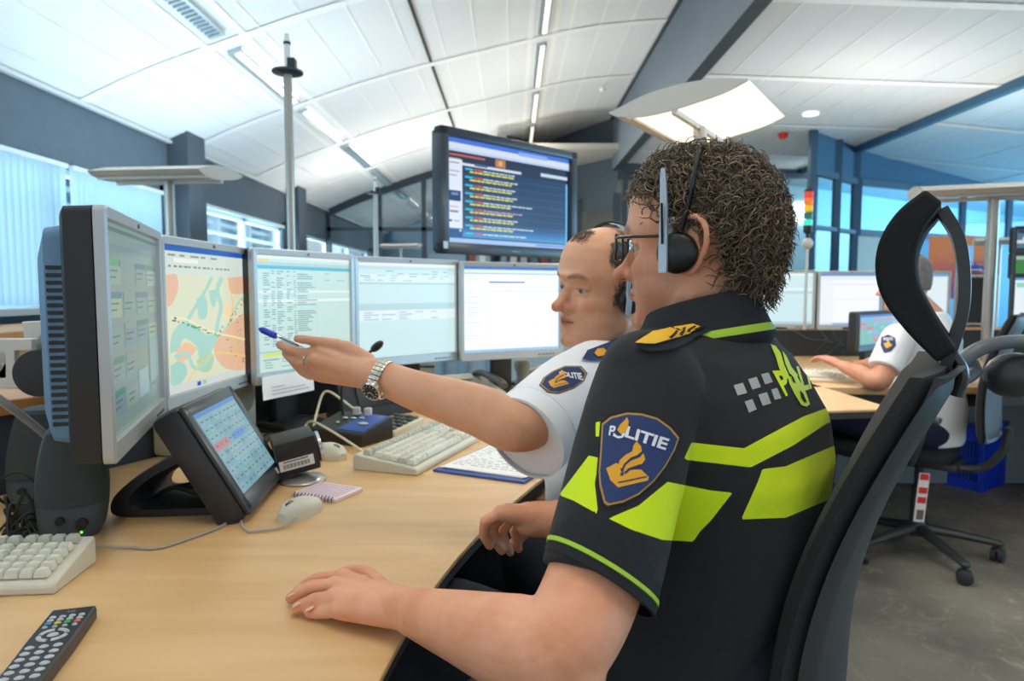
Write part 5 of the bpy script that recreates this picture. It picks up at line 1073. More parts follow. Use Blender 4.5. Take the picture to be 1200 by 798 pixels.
def quadmap(c):      # bilinear px quad: tl, tr, br, bl
    return lambda u, v: tuple((1-v)*((1-u)*c[0][i]+u*c[1][i])+v*((1-u)*c[3][i]+u*c[2][i]) for i in (0, 1))
def outline(pts, w):  # closed px outline -> ring polygons
    n = len(pts); out = []
    c = (sum(p[0] for p in pts)/n, sum(p[1] for p in pts)/n)
    for i in range(n):
        a, e = pts[i], pts[(i+1) % n]; f = lambda p: (p[0]+(c[0]-p[0])*w, p[1]+(c[1]-p[1])*w); out.append([a, e, f(e), f(a)])
    return out
FLAME = [(.36, .62), (.40, .48), (.52, .36), (.62, .22), (.60, .08), (.72, .0), (.80, .14), (.74, .28), (.66, .36), (.80, .34), (.86, .42), (.78, .52), (.66, .56), (.55, .66), (.62, .70), (.80, .64), (1.0, .78), (.98, .84), (.28, 1.0), (.02, .72), (.0, .60), (.06, .54), (.24, .48), (.34, .46)]
def flame_badge(tree, b, q, off, m=0, m2=None):
    q_ = lambda p: q(*p)
    decal(tree, b, [q_(p) for p in [(.0, .60), (.24, .48), (.30, .50), (.36, .68), (.66, .62), (.82, .62), (1.0, .78), (.98, .86), (.28, 1.02), (.1, .86)]], off, m)
    decal(tree, b, [q_(p) for p in [(.28, .58), (.32, .42), (.46, .30), (.62, .22), (.64, .10), (.72, .0), (.82, .10), (.84, .22), (.74, .30), (.58, .36), (.46, .48), (.38, .60)]], off*1.05, m)
    decal(tree, b, [q_(p) for p in [(.40, .66), (.46, .50), (.60, .42), (.78, .36), (.88, .26), (.92, .40), (.84, .50), (.66, .56), (.54, .66)]], off*1.08, m)
    if m2 is not None:
        decal(tree, b, [q_(p) for p in [(.36, .64), (.42, .50), (.54, .40), (.80, .30), (.82, .33), (.58, .43), (.46, .53), (.40, .66)]], off*1.2, m2)
        decal(tree, b, [q_(p) for p in [(.42, .70), (.52, .60), (.80, .50), (.81, .53), (.56, .64), (.45, .73)]], off*1.2, m2)
        decal(tree, b, [q_(p) for p in [(.34, .70), (.40, .68), (.42, .73), (.38, .77), (.33, .75)]], off*1.25, m2)
        decal(tree, b, [q_(p) for p in [(.28, .90), (.96, .76), (.96, .79), (.28, .93)]], off*1.2, m2)
def word(tree, b, txt, q, off, m=0, bold=.02):
    vs, fs = text_tris(txt, 1, bold); x1 = max(v.x for v in vs); y1 = max(v.y for v in vs); y0 = min(v.y for v in vs); x0 = min(v.x for v in vs)
    decal(tree, b, None, off, m, maxe=5, tris=([q((v.x-x0)/(x1-x0), 1-(v.y-y0)/(y1-y0)) for v in vs], fs))
def poly_sdf(px, py, poly):
    d = np.full(len(px), 1e9); ins = np.zeros(len(px), bool); n = len(poly)
    for i in range(n):
        ax, ay = poly[i]; bx_, by = poly[(i+1) % n]; ex, ey = bx_-ax, by-ay; t = np.clip(((px-ax)*ex+(py-ay)*ey)/(ex*ex+ey*ey+1e-9), 0, 1); d = np.minimum(d, np.hypot(px-ax-ex*t, py-ay-ey*t))
        c = ((ay > py) != (by > py)) & (px < (bx_-ax)*(py-ay)/((by-ay) if by != ay else 1e-9)+ax); ins ^= c
    return np.where(ins, d, -d)
def projn(v):
    c, s = math.cos(PITCH), math.sin(PITCH); x, y, z = v[:, 0], v[:, 1], v[:, 2]-CZ; d = y*c-z*s; u = y*s+z*c; return 600+F*x/d, 399-F*u/d
def hem(par, c, ax, r, segs, mats, tilt=None, name='sleeve_hem'):
    ax = ax.normalized(); x, y, _ = frame(tilt.normalized() if tilt else ax); b = MB(); n = 48
    def rg(s_, r_): return [c-par.location+ax*s_+x*math.cos(2*PI*j/n)*r_+y*math.sin(2*PI*j/n)*r_ for j in range(n)]
    for s0, s1, e, m in segs: b.rings([rg(s0, r-.003), rg(s0+.0006, r+e), rg(s1-.0006, r+e), rg(s1, r-.003)], cap=False, m=m)
    return b.build(name, mats, par, fixn=False)
# cloth wrinkle displacement along normals
def wrinkle(o, amp, f=9, seed=0, dirs=None):
    me = o.data; v = np_mesh(o); n = np.empty(len(v)*3); me.vertices.foreach_get('normal', n); n = n.reshape(-1, 3); r = np.random.RandomState(seed); a = np.zeros(len(v))
    for k in range(14):
        d = r.normal(size=3)*(dirs if dirs is not None else 1); d /= np.linalg.norm(d); fr = f*r.uniform(.7, 2.6); ph = v @ d*fr*2*PI+r.uniform(0, 6)+1.2*np.sin(v @ r.normal(size=3)*f*2+r.uniform(0, 6)); a += (1-np.abs(np.sin(ph/2))**.7)*r.uniform(.2, 1)
    a = (a-a.mean())/14; v = v+n*(a*amp)[:, None]; me.vertices.foreach_set('co', v.ravel()); me.update()

# ================= officer in the foreground =================
m_sk1 = skin('skin_officer', '#eaa886', '#de9670'); m_sk2 = skin('skin_colleague', '#eab291', '#dda07a')
f1 = Vector((-.8, .6, 0)); l1 = Vector((-.6, -.8, 0)); S1 = Vector((.252, .91, 1.06))
off1 = thing('person', 'curly haired seated person', 'person', (.25, .95, 0)); off1['label'] = 'curly haired person in dark polo with yellow green bands and headset, hand flat on desk'
earp = P(802, 291, .862); fh = Vector((-.88, .47, 0)).normalized(); lh = Vector((-fh.y, fh.x, 0)); Oh = earp-lh*.078
M1 = head_matrix(Oh, fh, pitch=.03, roll=0, s=1.0)
b = MB(); head_pieces(b, M1, jaw=1.06)
nb = S1+Vector((0, 0, -.02)); cap(b, Oh+Vector((0, 0, -.05))-fh*.025, nb, .056, .066); cap(b, nb, nb+Vector((0, 0, -.06)), .066, .085)
cap(b, Oh+fh*.02+Vector((0, 0, -.085)), nb+f1*.02+Vector((0, 0, .0)), .045, .055)
shL = Vector((.150, .757, 1.045)); shR = S1-l1*.175-Vector((0, 0, .02)); elL = P(652, 768, .600); cuffL = P(702, 680, .655); wrL = PZ(482, 716, DZ+.036)
cap(b, S1-Vector((0, 0, .06)), S1-Vector((0, 0, .42))-f1*.03, .10, .11); cap(b, shL, shR, .05, .05)
limb(b, [shL, shL.lerp(cuffL, .5), cuffL+Vector((-.004, 0, 0)), elL+Vector((.002, .004, .006)), elL.lerp(wrL, .25)+Vector((0, 0, .0)), elL.lerp(wrL, .62), wrL], [.046, .048, .048, .045, .045, .036, .026])
b.sph(elL+Vector((.01, -.004, -.008)), .036)
pz = PZ
def hp(px, py, h): return PZ(px, py, DZ+h)
kn = [hp(400, 673, .028), hp(392, 683, .032), hp(390, 697, .030), hp(397, 711, .024)]
for k, r_ in zip(kn, (.0125, .013, .0125, .0115)): cap(b, wrL.lerp(k, .1)+Vector((0, 0, -.004)), k+Vector((0, 0, -.004)), .0185, r_, 16)
cap(b, wrL, hp(440, 700, .026), .026, .024, flat=.9); cap(b, hp(425, 690, .02), hp(430, 715, .018), .018, .016)
fingers(b, [([kn[0]+Vector((0, 0, -.004)), hp(372, 679, .024), hp(358, 685, .015), hp(349, 692, .0095)], 1.0), ([kn[1]+Vector((0, 0, -.004)), hp(364, 688, .026), hp(349, 695, .017), hp(341, 701, .0095)], 1.05), ([kn[2]+Vector((0, 0, -.004)), hp(368, 703, .022), hp(355, 709, .014), hp(347, 713, .009)], 1.0), ([kn[3]+Vector((0, 0, -.004)), hp(380, 718, .012), hp(370, 719, .009), hp(362, 718, .0085)], .88)])
fingers(b, [([hp(450, 690, .02), hp(430, 672, .018), hp(414, 669, .014), hp(402, 671, .010)], 1.2)])
# right arm on the lap
RY = 1.02; elR = Vector((.33, 1.0, .80)); wrR = P(652, 609, RY-.01)
limb(b, [shR, shR.lerp(elR, .5)+Vector((.02, 0, 0)), elR, elR.lerp(wrR, .3)+Vector((0, 0, .004)), elR.lerp(wrR, .7), wrR], [.05, .05, .045, .043, .036, .030])
rk = [P(587, 601, RY-.03), P(594, 599, RY-.01), P(604, 600, RY+.008), P(612, 604, RY+.024)]
for k in rk: cap(b, wrR.lerp(k, .1), k, .021, .0125, 16)
cap(b, wrR, P(620, 608, RY-.01), .029, .026)
fingers(b, [([rk[0], P(569, 611, RY-.035), P(567, 627, RY-.03), P(574, 639, RY-.02)], 1.05), ([rk[1], P(577, 616, RY-.012), P(580, 634, RY-.006), P(588, 645, RY+.002)], 1.05), ([rk[2], P(589, 621, RY+.008), P(592, 638, RY+.012), P(598, 647, RY+.02)], 1.0), ([rk[3], P(602, 622, RY+.028), P(606, 635, RY+.032), P(608, 644, RY+.04)], .9), ([P(634, 612, RY+.02), P(618, 622, RY+.035), P(607, 632, RY+.04), P(600, 638, RY+.04)], 1.15)])
body1 = fuse(b, 'body', m_sk1, off1, .0024, 4); facepaint(body1, M1, m_sk1, lip='#b5675c', brow='#5b4536', stub=.75, stubc='#9a6a50')
eyes(M1, off1, look=(0, -.05))
m_nail = mat('nail', '#eebfa8', .3)
for tip, dr in ((hp(350, 691, .0135), (-1, .25)), (hp(342, 700, .0135), (-1, .2)), (hp(348, 712, .013), (-1, .1)), (hp(363, 717, .0125), (-1, 0))):
    d_ = Vector((dr[0], dr[1], -.55)).normalized(); x_, y_, _ = frame(d_); R_ = Matrix((d_, x_, -y_ if y_.z < 0 else y_)).transposed(); nl = MB(); nl.sph(tip+Vector((0, 0, .0038))-off1.location, (.0062, .0052, .0016), 14, rot=R_); nl.build('fingernail', m_nail, off1)
# ---- shirt ----
def shirt_torso(b, S, f, l, prof, n=56):
    rs = []
    for (z, cx, a, bb, sh) in prof:       # height, shift along f, half width, half depth, squareness
        c = Vector((S.x, S.y, 0))+f*cx; rs.append([c+l*(a*math.copysign(abs(math.cos(t))**sh, math.cos(t)))+f*(bb*math.copysign(abs(math.sin(t))**sh, math.sin(t)))+Vector((0, 0, z)) for t in [2*PI*j/n for j in range(n)]])
    b.rings(rs)
def sleeve(b, a, e, r0, r1, n=40, mid=None, flare=1, k=10, flat=1):
    mid = mid or (a+e)/2; q = bez([a, mid, e], k); m_ = len(q); R_ = [r0+(r1-r0)*i/(m_-1) for i in range(m_)]; b.tube(q, R_, n, flat=flat); b.sph(a, r0, 24)
b = MB()
shirt_torso(b, S1, f1, l1, [(.58, .03, .175, .125, .85), (.66, .02, .178, .128, .85), (.75, .0, .18, .13, .85), (.85, -.022, .186, .135, .85), (.93, -.026, .196, .137, .85), (.99, -.02, .200, .130, .85), (1.03, -.012, .190, .118, .9), (1.065, -.008, .155, .10, .95), (1.085, -.004, .12, .085, 1), (1.10, 0, .092, .075, 1), (1.115, 0, .07, .065, 1)])
sleeve(b, shL+Vector((.004, .004, -.004)), cuffL, .062, .0595, mid=shL.lerp(cuffL, .5))
sleeve(b, shR, shR.lerp(elR, .75), .062, .06); cap(b, S1+Vector((0, 0, -.02))+l1*.05, shL+Vector((0, 0, .012)), .052, .052); cap(b, S1+Vector((0, 0, -.02))-l1*.05, shR+Vector((0, 0, .012)), .052, .052)
# belly folds towards the lap
cap(b, Vector((S1.x, S1.y, .64))+f1*.06, Vector((S1.x, S1.y, .62))+f1*.12, .11, .10)
m_sh = mat('polo_black', '#1b1c1f', .85, bump=.5, bscale=900, sheen=.05)
shirt1 = fuse(b, 'shirt', m_sh, off1, .0034, 7); wrinkle(shirt1, .014, 4, 3, np.array([1, 1, 1.6])); tr1 = bvh(shirt1)
HV = '#dff714'
v = np_mesh(shirt1)+np.array(off1.location); px_, py_ = projn(v)
bands = [[(810.4, 518.5), (871.8, 525.3), (940.7, 488.4), (965.6, 479.2), (985, 472), (985, 490), (968.8, 496.4), (928.7, 522.5), (879.8, 547.7), (801.2, 538.5)],
         [(893.4, 549.7), (920.7, 546.5), (973.6, 523.7), (1000, 515), (1000, 575), (980, 581.8), (920.7, 606.7), (868.5, 608.7), (888, 565)],
         [(698, 495), (716, 491.6), (706, 510.4), (698, 512)], [(690, 533.7), (702, 536.5), (697, 566.6), (701, 602.7), (672, 586.6), (655, 580)],
         [(782.3, 564.6), (832.5, 574.6), (858.5, 577.4), (832.5, 610.7), (820.4, 622.7), (812.4, 634.7), (776.3, 632.7), (740.2, 620.7), (713, 607.5), (748.3, 592.6)]]
sd = np.full(len(v), -1e9)
for i, pl_ in enumerate(bands): sd = np.maximum(sd, poly_sdf(px_, py_, pl_))
def attr(o, nm, a): at = o.data.attributes.new(nm, 'FLOAT', 'POINT'); at.data.foreach_set('value', np.clip(a, -50, 50).astype(np.float32))
attr(shirt1, 'band', sd)
axc = (cuffL-shL).normalized()
def band_mat(m, lst):
    nt = m.node_tree; N = nt.nodes; L = nt.links; bs = N['Principled BSDF']; cur = None; base = bs.inputs['Base Color'].default_value[:]
    for nm, c in lst:
        a = N.new('ShaderNodeAttribute'); a.attribute_name = nm; g = N.new('ShaderNodeMath'); g.operation = 'GREATER_THAN'; g.inputs[1].default_value = 0; L.new(a.outputs['Fac'], g.inputs[0]); mx = N.new('ShaderNodeMix'); mx.data_type = 'RGBA'; L.new(g.outputs[0], mx.inputs[0])
        if cur: L.new(cur, mx.inputs[6])
        else: mx.inputs[6].default_value = base
        mx.inputs[7].default_value = lin(c); cur = mx.outputs[2]
    L.new(cur, bs.inputs['Base Color'])
band_mat(m_sh, [('band', HV)])
offm = Matrix.Translation(-off1.location)
def DB(): b = MB(); return b
def dbuild(b, nm, mats, par): 
    b.v = [v_-par.location for v_ in b.v]; return b.build(nm, mats, par, smooth=True, fixn=False)
m_navy = mat('badge_navy', '#1f3566', .7); m_gold = mat('badge_gold', '#e9a722', .6); m_gold2 = mat('badge_gold_edge', '#b98d3e', .6); m_white = mat('badge_white', '#e6e8ec', .6)
shield = [(706, 497), (716, 489), (735, 484), (752, 485), (770, 490), (785, 501), (795, 513), (790, 527), (779, 547), (765, 565), (748, 580), (730, 589), (712, 593), (708, 590), (703, 570), (702, 553), (704, 530), (705, 512)]
SC_ = (745, 535)
def grow(pts, k): return [(SC_[0]+(x-SC_[0])*k, SC_[1]+(y-SC_[1])*k) for x, y in pts]
b = DB(); decal(tr1, b, grow(shield, 1.06), .0008, 0); decal(tr1, b, shield, .0013, 1); decal(tr1, b, grow(shield, .95), .0018, 2)
q = quadmap([(711, 518), (759, 518), (759, 571), (711, 571)]); flame_badge(tr1, b, q, .0024, 3, 2)
word(tr1, b, 'P', quadmap([(716, 500), (723, 500), (720, 513), (714, 511)]), .0026, 4, .03)
word(tr1, b, 'LITIE', quadmap([(735, 500), (783, 515), (778, 528), (732, 513)]), .0026, 4, .03)
decal(tr1, b, [(720, 508), (724, 512), (728, 512), (731, 507), (733, 510), (730, 514), (725, 515), (719, 512)], .0026, 4); decal(tr1, b, [(727, 499), (733, 493), (735, 490), (737, 495), (736, 502), (733, 508), (728, 510), (724, 505)], .0028, 3)
dbuild(b, 'sleeve_badge', [m_sh2 := mat('polo_plain', '#1d1f24', .9), m_gold2, m_navy, m_gold, m_white], off1)
m_grey = mat('print_grey', '#a9b0ac', .6); m_hv = mat('print_lime', HV, .6)
b = DB()
for c in ([(859, 452), (870, 449), (875, 461), (864, 464)], [(876, 445), (886, 442), (891, 454), (881, 457)], [(891, 439), (900, 437), (905, 448), (896, 451)], [(872, 471), (881, 468), (886, 480), (877, 484)], [(888, 463), (898, 460), (903, 473), (893, 476)], [(903, 457), (910, 455), (915, 467), (907, 469)]): decal(tr1, b, c, .001, 0)
dbuild(b, 'back_print_blocks', m_grey, off1)
b = DB(); word(tr1, b, 'P', quadmap([(904, 435), (918, 434), (927, 461), (920, 465)]), .0012, 0, .04)
word(tr1, b, 'LIT', quadmap([(932, 430), (957, 426), (960, 452), (941, 459)]), .0012, 0, .03)
for pl_ in ([(902, 404), (908, 406), (914, 414), (918, 428), (924, 442), (920, 446), (912, 432), (908, 418)], [(916, 412), (921, 418), (926, 430), (934, 440), (932, 448), (924, 438), (919, 426)], [(922, 442), (932, 440), (938, 450), (944, 462), (948, 474), (944, 477), (938, 475), (930, 462), (924, 450)]): decal(tr1, b, pl_, .0013, 0)
decal(tr1, b, [(936, 458), (940, 462), (944, 472), (941, 472), (937, 466)], .0018, 1); decal(tr1, b, [(924, 438), (928, 442), (931, 450), (928, 448)], .0018, 1)
dbuild(b, 'back_print_word', [m_hv, m_sh2], off1)
# collar
def collar(S, f, l, par, mats, ringf, name='collar'):
    b = MB(); n = 60; rs = []
    for (dz, k, m_) in ringf:
        rs.append([Vector((S.x, S.y, 0))+l*(math.cos(t)*.0655*k)+f*(math.sin(t)*.062*k)+Vector((0, 0, S.z+dz+(-math.sin(t))*.018)) for t in [2*PI*j/n for j in range(n)]])
    b.rings(rs, cap=False); k = 0
    b.mi = [mats_i for i in range(len(rs)-1) for mats_i in [ringf[i+1][2]]*n]; b.v = [v_-par.location for v_ in b.v]; return b.build(name, mats, par, fixn=False)
collar(S1+Vector((.0, 0, 0)), f1, l1, off1, [m_sh2, mat('piping_lime', '#a9cf3a', .7)], [(.02, 1.04, 0), (.065, 1.04, 0), (.076, 1.08, 0), (.072, 1.15, 0), (.045, 1.32, 0), (.033, 1.42, 0), (.030, 1.45, 1), (.024, 1.50, 1), (.016, 1.50, 0), (.0, 1.4, 0)])
hem(off1, cuffL+axc*.002, axc, .0608, [(-.034, -.013, .0004, 0), (-.013, -.0075, .0014, 1), (-.0075, .002, .0006, 0)], [m_sh2, MC['piping_lime']], tilt=axc+Vector((-.28, 0, 0)))
# epaulette
b = DB(); decal(tr1, b, [(748, 398), (762, 392), (832, 379), (838, 388), (800, 398), (785, 412), (762, 414), (748, 410)], .004, 0)
decal(tr1, b, [(745, 406), (764, 394), (790, 388), (812, 384), (822, 388), (806, 396), (786, 401), (766, 407)], .0065, 1, 4)
for k in range(4): x0 = 780+k*11; decal(tr1, b, [(x0, 401-k*3), (x0+12, 391-k*2), (x0+14, 392-k*2), (x0+3, 402-k*3)], .0075, 0, 4)
dbuild(b, 'epaulette', [m_sh2, mat('epaulette_yellow', '#f0b81c', .6)], off1)
# trousers and shoes
m_tr = mat('trousers_navy', '#191c26', .9, bump=.4, bscale=700)
b = MB(); hip = Vector((S1.x, S1.y, .575))-f1*.03
for s, kx in ((1, (.0)), (-1, .03)):
    h = hip+l1*s*.09; k = h+f1*.40+l1*s*.05+Vector((0, 0, .06)); a = k+f1*.02+Vector((0, 0, -.50)); limb(b, [h, h.lerp(k, .5), k, k.lerp(a, .3), a], [.10, .092, .068, .062, .045])
cap(b, hip+l1*.07-Vector((0, 0, .0)), hip-l1*.07, .115, .115); cap(b, hip+Vector((0, 0, .08)), hip, .14, .12)
tr_ = fuse(b, 'trousers', m_tr, off1, .005, 5); wrinkle(tr_, .01, 5, 5)
for s in (1, -1):
    a = hip+l1*s*.14+f1*.42; b = MB(); limb(b, [Vector((a.x, a.y, .06))-f1*.04, Vector((a.x, a.y, .055))+f1*.08, Vector((a.x, a.y, .04))+f1*.16], [.05, .05, .035], flat=.9); b.v = [v_-off1.location for v_ in b.v]; b.build('shoe', m_blk, off1)
# ---- hair: cap plus curls ----
def hair_cap_pts(M, edge, thick, n=7000, seed=1, Sx=1):
    r = np.random.RandomState(seed); out = []
    zs, F_, B_, W_ = HZ[::-1], HF[::-1], HB[::-1], HW[::-1]
    while len(out) < n:
        z = r.uniform(-.075, .126); t = r.uniform(0, 2*PI)
        if z > .09 and r.rand() > .7: z = .126-(r.rand()**2)*.03
        a, c, w = (np.interp(z, zs, A) for A in (F_, B_, W_)); ct, st = math.cos(t), math.sin(t)
        x = (a if ct > 0 else -c)*math.copysign(abs(ct)**.9, ct); y = w*st
        if not edge(x, y, z): continue
        nrm = Vector((x/.09**2, y/.075**2, max(z, -.02)/.12**2 if z > 0 else z/.3**2)).normalized(); out.append((Vector((x, y, z)), nrm))
    return out
def curls(name, M, par, pts, mats, ln, rad, wav, lift, seed=2, flow=None, w0=.0011, seg=9, droop=.3, turns=1.5):
    r = random.Random(seed); b = MB(); inv = Matrix.Translation(-par.location); R3 = M.to_3x3()
    for p, n_ in pts:
        n1 = Vector((r.gauss(0, 1), r.gauss(0, 1), r.gauss(0, 1))); tg = (n1-n_*n1.dot(n_)).normalized(); tg = (tg+Vector((-.25, 0, -.35))).normalized(); tg = (tg+(Vector((-.5, 0, .7)) if p.x > .0 and p.z < .1 else Vector((0, 0, 0)))).normalized(); tg = (tg-n_*tg.dot(n_)*.7).normalized(); sd_ = n_.cross(tg)
        if flow: tg = Vector(flow)+n1*.18; tg = (tg-n_*tg.dot(n_)).normalized(); sd_ = n_.cross(tg)
        L_ = ln*r.uniform(.6, 1.35); ph = r.uniform(0, 6); q = []
        for i in range(seg):
            u = i/(seg-1); a = ph+turns*2*PI*u; base = p+tg*(L_*u)+n_*(lift*(math.sin(u*PI*.6))*r.uniform(.85, 1.1))
            base = base+(sd_*math.cos(a)+n_*math.sin(a))*wav*(.3+.7*u)-Vector((0, 0, (droop if p.x < 0 else 0)*L_*u*u)); q.append(inv @ (M @ base))
        b.tube(q, [w0, w0*1.2, w0*1.2]+[w0*1.1]*(seg-5)+[w0*.8, w0*.3], 4, m=r.randrange(len(mats)))
    return b.build(name, mats, par, fixn=False)
def edge1(x, y, z):          # hairline of the curly head
    ay = abs(y)
    if x > .0: lim = .080+.1*max(0, x-.05) if x > .045 else (.080-1.0*(.045-x) if x > .02 else .03)
    else: lim = .022-.0*x
    if x <= .0 and x > -.03: lim = .03
    if x <= -.03: lim = -.034+.1*(x+.05) if x < -.05 else -.02
    if ay > .05 and (x+.016)**2+(z-.004)**2 < .044**2: return False
    if x > .0 and x < .02: return z > .03
    return z > lim and not (x > .06 and z < .085)
hm = [mat('hair_brown_%d' % i, c, .45, spec=.6) for i, c in enumerate(('#604e3f', '#78634e', '#493c31', '#937a5c', '#6b5842'))]
b = MB(); n = 60; rs = []
pts1 = hair_cap_pts(M1, edge1, 0, 6800, 4)
# scalp volume under the curls
b = MB()
for p, n_ in hair_cap_pts(M1, lambda x, y, z: edge1(x-.004, y, z-.006), 0, 900, 9): b.sph(M1 @ (p-n_*.004), .013, 8)
scalp = fuse(b, 'hair_base', mat('hair_base_brown', '#33291f', .8, bump=1, bscale=260), off1, .004, 3)
curls('hair', M1, off1, pts1, hm, .040, .006, .0060, .005, w0=.0008, turns=1.7, droop=.10, seg=15)
# ---- glasses ----
def toP(M, p): return (M @ Vector(p))
m_gl = mat('glasses_dark', '#1d2220', .3); b = MB(); gx = .103; inv1 = Matrix.Translation(-off1.location)
for s in (-1, 1):
    rect = bez([(gx, s*.012, .024), (gx-.001, s*.034, .026), (gx-.006, s*.057, .024), (gx-.007, s*.058, .008), (gx-.003, s*.053, -.006), (gx, s*.034, -.009), (gx+.001, s*.015, -.006), (gx, s*.011, .01)], 4); b.tube([inv1 @ toP(M1, p) for p in rect], .0017, 8, closed=True)
    b.tube([inv1 @ toP(M1, p) for p in bez([(gx-.006, s*.058, .020), (gx-.02, s*.072, .020), (.045, s*.0775, .018), (.0, s*.0795, .016), (-.018, s*.081, .004)], 5)], .0019, 8)
b.tube([inv1 @ toP(M1, p) for p in bez([(gx, -.012, .018), (gx+.003, 0, .02), (gx, .012, .018)], 4)], .0017, 8); g1 = b.build('glasses', m_gl, off1)
b = MB()
for s in (-1, 1): b.add([inv1 @ toP(M1, p) for p in [(gx, s*.012, .023), (gx-.006, s*.056, .023), (gx-.003, s*.052, -.006), (gx, s*.015, -.007)]], [(0, 1, 2, 3)])
b.build('lens', glassmat('lens_glass', '#d8ead8', .1), g1, smooth=False)
# ---- headset ----
def headset(M, par, near=1, hug=0):
    inv = Matrix.Translation(-par.location); tp = lambda p: inv @ (M @ Vector(p)); m_si = mat('headset_silver', '#b7c4cc', .3, metal=.5); m_hk = mat('headset_black', '#141618', .35)
    hb = MB(); s = near; HG = lambda p: Vector((p.x, p.y-math.copysign(hug*min(1, max(0, p.z)/.05), p.y), p.z-hug*max(0, p.z)/.13))
    for q, r_ in ((bez([(.018, s*.097, .0), (.014, s*.096, .05), (.008, s*.087, .085), (0, s*.064, .115), (-.004, s*.03, .131), (-.006, 0, .134)], 8), .0035),): 
        for yy_, off in ((0, 0),):
            vs = []; 
            for i, p in enumerate(q): vs.append([tp(p+Vector((dx, s*dy, 0))) for dx, dy in ((-.007, 0), (.007, 0), (.007, .004), (-.007, .004))] if not hug else [tp(HG(p)+Vector((dx, s*dy, 0))) for dx, dy in ((-.004, 0), (.004, 0), (.004, .002), (-.004, .002))])
            hb.rings(vs)
    hs = hb.build('headset_band', m_si, par)
    b = MB(); b.tube([tp(p) for p in bez([(-.0, s*.094, .02), (-.010, s*.096, .05), (-.017, s*.094, .085), (-.018, s*.072, .115), (-.012, s*.02, .134), (-.01, -s*.04, .127), (-.01, -s*.078, .09), (-.008, -s*.09, .03), (-.004, -s*.088, .0)], 8)], .0045, 8, flat=.6); b.build('inner_band', m_hk, hs)
    for e_ in (s, -s):
        b = MB(); c = M @ Vector((.006, e_*.090, -.006)); ax_ = (M.to_3x3() @ Vector((0, e_, 0))).normalized(); b.lathe([(.018, -.014), (.0235, -.009), (.026, -.002), (.0255, .004), (.021, .009), (.012, .0115), (0, .012)], inv @ c, ax_, n=32); b.build('ear_cushion', m_hk, hs)
    b = MB(); vs = []
    for z, w_ in ((-.03, .008), (-.022, .0085), (0, .0085), (.05, .0075), (.085, .006), (.098, .004)): vs.append([tp(Vector((.020+dx*w_/.010+.02*max(0, -z-.0), s*(.100+dy+(.002 if z < .05 else -.004)), z))) for dx, dy in ((-.007, 0), (.007, 0), (.006, .004), (-.006, .004))])
    hb = MB(); hb.rings(vs); hb.build('boom_arm', m_si, hs)
    b = MB(); b.box((0, 0, 0), (.003, .001, .05)); b.M = Matrix.Identity(4); vs_ = [tp(Vector((.020+v_.x, s*(.1068), .03+v_.z))) for v_ in b.v]; b.v = vs_; b.build('slot', m_hk, hs)
    return hs
headset(M1, off1, 1, hug=.018)

# ================= balding colleague =================
off2 = thing('person', 'balding person in a white short sleeved shirt pointing at a screen with a blue pen', 'person', (.3, 1.4, 0))
f2 = Vector((-.95, .25, 0)).normalized(); l2 = Vector((-f2.y, f2.x, 0)); S2 = Vector((.215, 1.395, 1.03))
e2 = P(737, 341, 1.275); fh2 = Vector((-.85, -.50, 0)).normalized(); lh2 = Vector((-fh2.y, fh2.x, 0)); O2 = e2-lh2*.076
M2 = head_matrix(O2, fh2, pitch=.03, roll=-.13, s=.98)
b = MB(); head_pieces(b, M2, jaw=1.12, nose=.98)
cap(b, O2+Vector((0, 0, -.05))-fh2*.02, S2+Vector((0, 0, -.02)), .056, .064); cap(b, S2, S2-Vector((0, 0, .3)), .09, .11); cap(b, O2+fh2*.03+Vector((0, 0, -.09)), S2+f2*.03, .04, .05)
sh2 = Vector((.150, 1.235, .995)); sh2r = S2-l2*.17-Vector((0, 0, .02)); el2 = P(611, 499, 1.055); wr2 = P(438, 441, 1.13)
limb(b, [sh2, sh2.lerp(el2, .5), el2, el2.lerp(wr2, .3)+Vector((0, 0, .002)), el2.lerp(wr2, .7), wr2+Vector((.01, 0, 0)), wr2], [.046, .046, .0415, .041, .033, .028, .027])
# pointing hand: back of the hand to the camera, thumb on top
HY = 1.145
palm = [P(412, 430, HY), P(395, 420, HY)]
kk = [P(376, 413, HY-.012), P(370, 422, HY-.018), P(371, 432, HY-.012), P(375, 440, HY)]
for k, r_ in zip(kk, (.012, .013, .013, .012)): cap(b, wr2.lerp(k, .12), k, .022, r_, 16)
cap(b, wr2, P(395, 425, HY), .027, .023)
fingers(b, [([kk[0], P(354, 414, HY+.0), P(340, 410, HY+.010), P(328, 404, HY+.016)], 1.05), ([kk[1], P(352, 427, HY-.002), P(342, 421, HY+.014), P(335, 414, HY+.024)], 1.05), ([kk[2], P(356, 432, HY+.012), P(347, 428, HY+.03), P(341, 420, HY+.04)], 1.0), ([kk[3], P(362, 440, HY+.02), P(354, 436, HY+.036), P(348, 430, HY+.045)], .9),
            ([P(418, 417, HY-.006), P(396, 403, HY-.012), P(374, 400, HY-.012), P(349, 397, HY-.004)], 1.08), ([P(430, 424, HY), P(405, 409, HY-.006)], 1.75)])
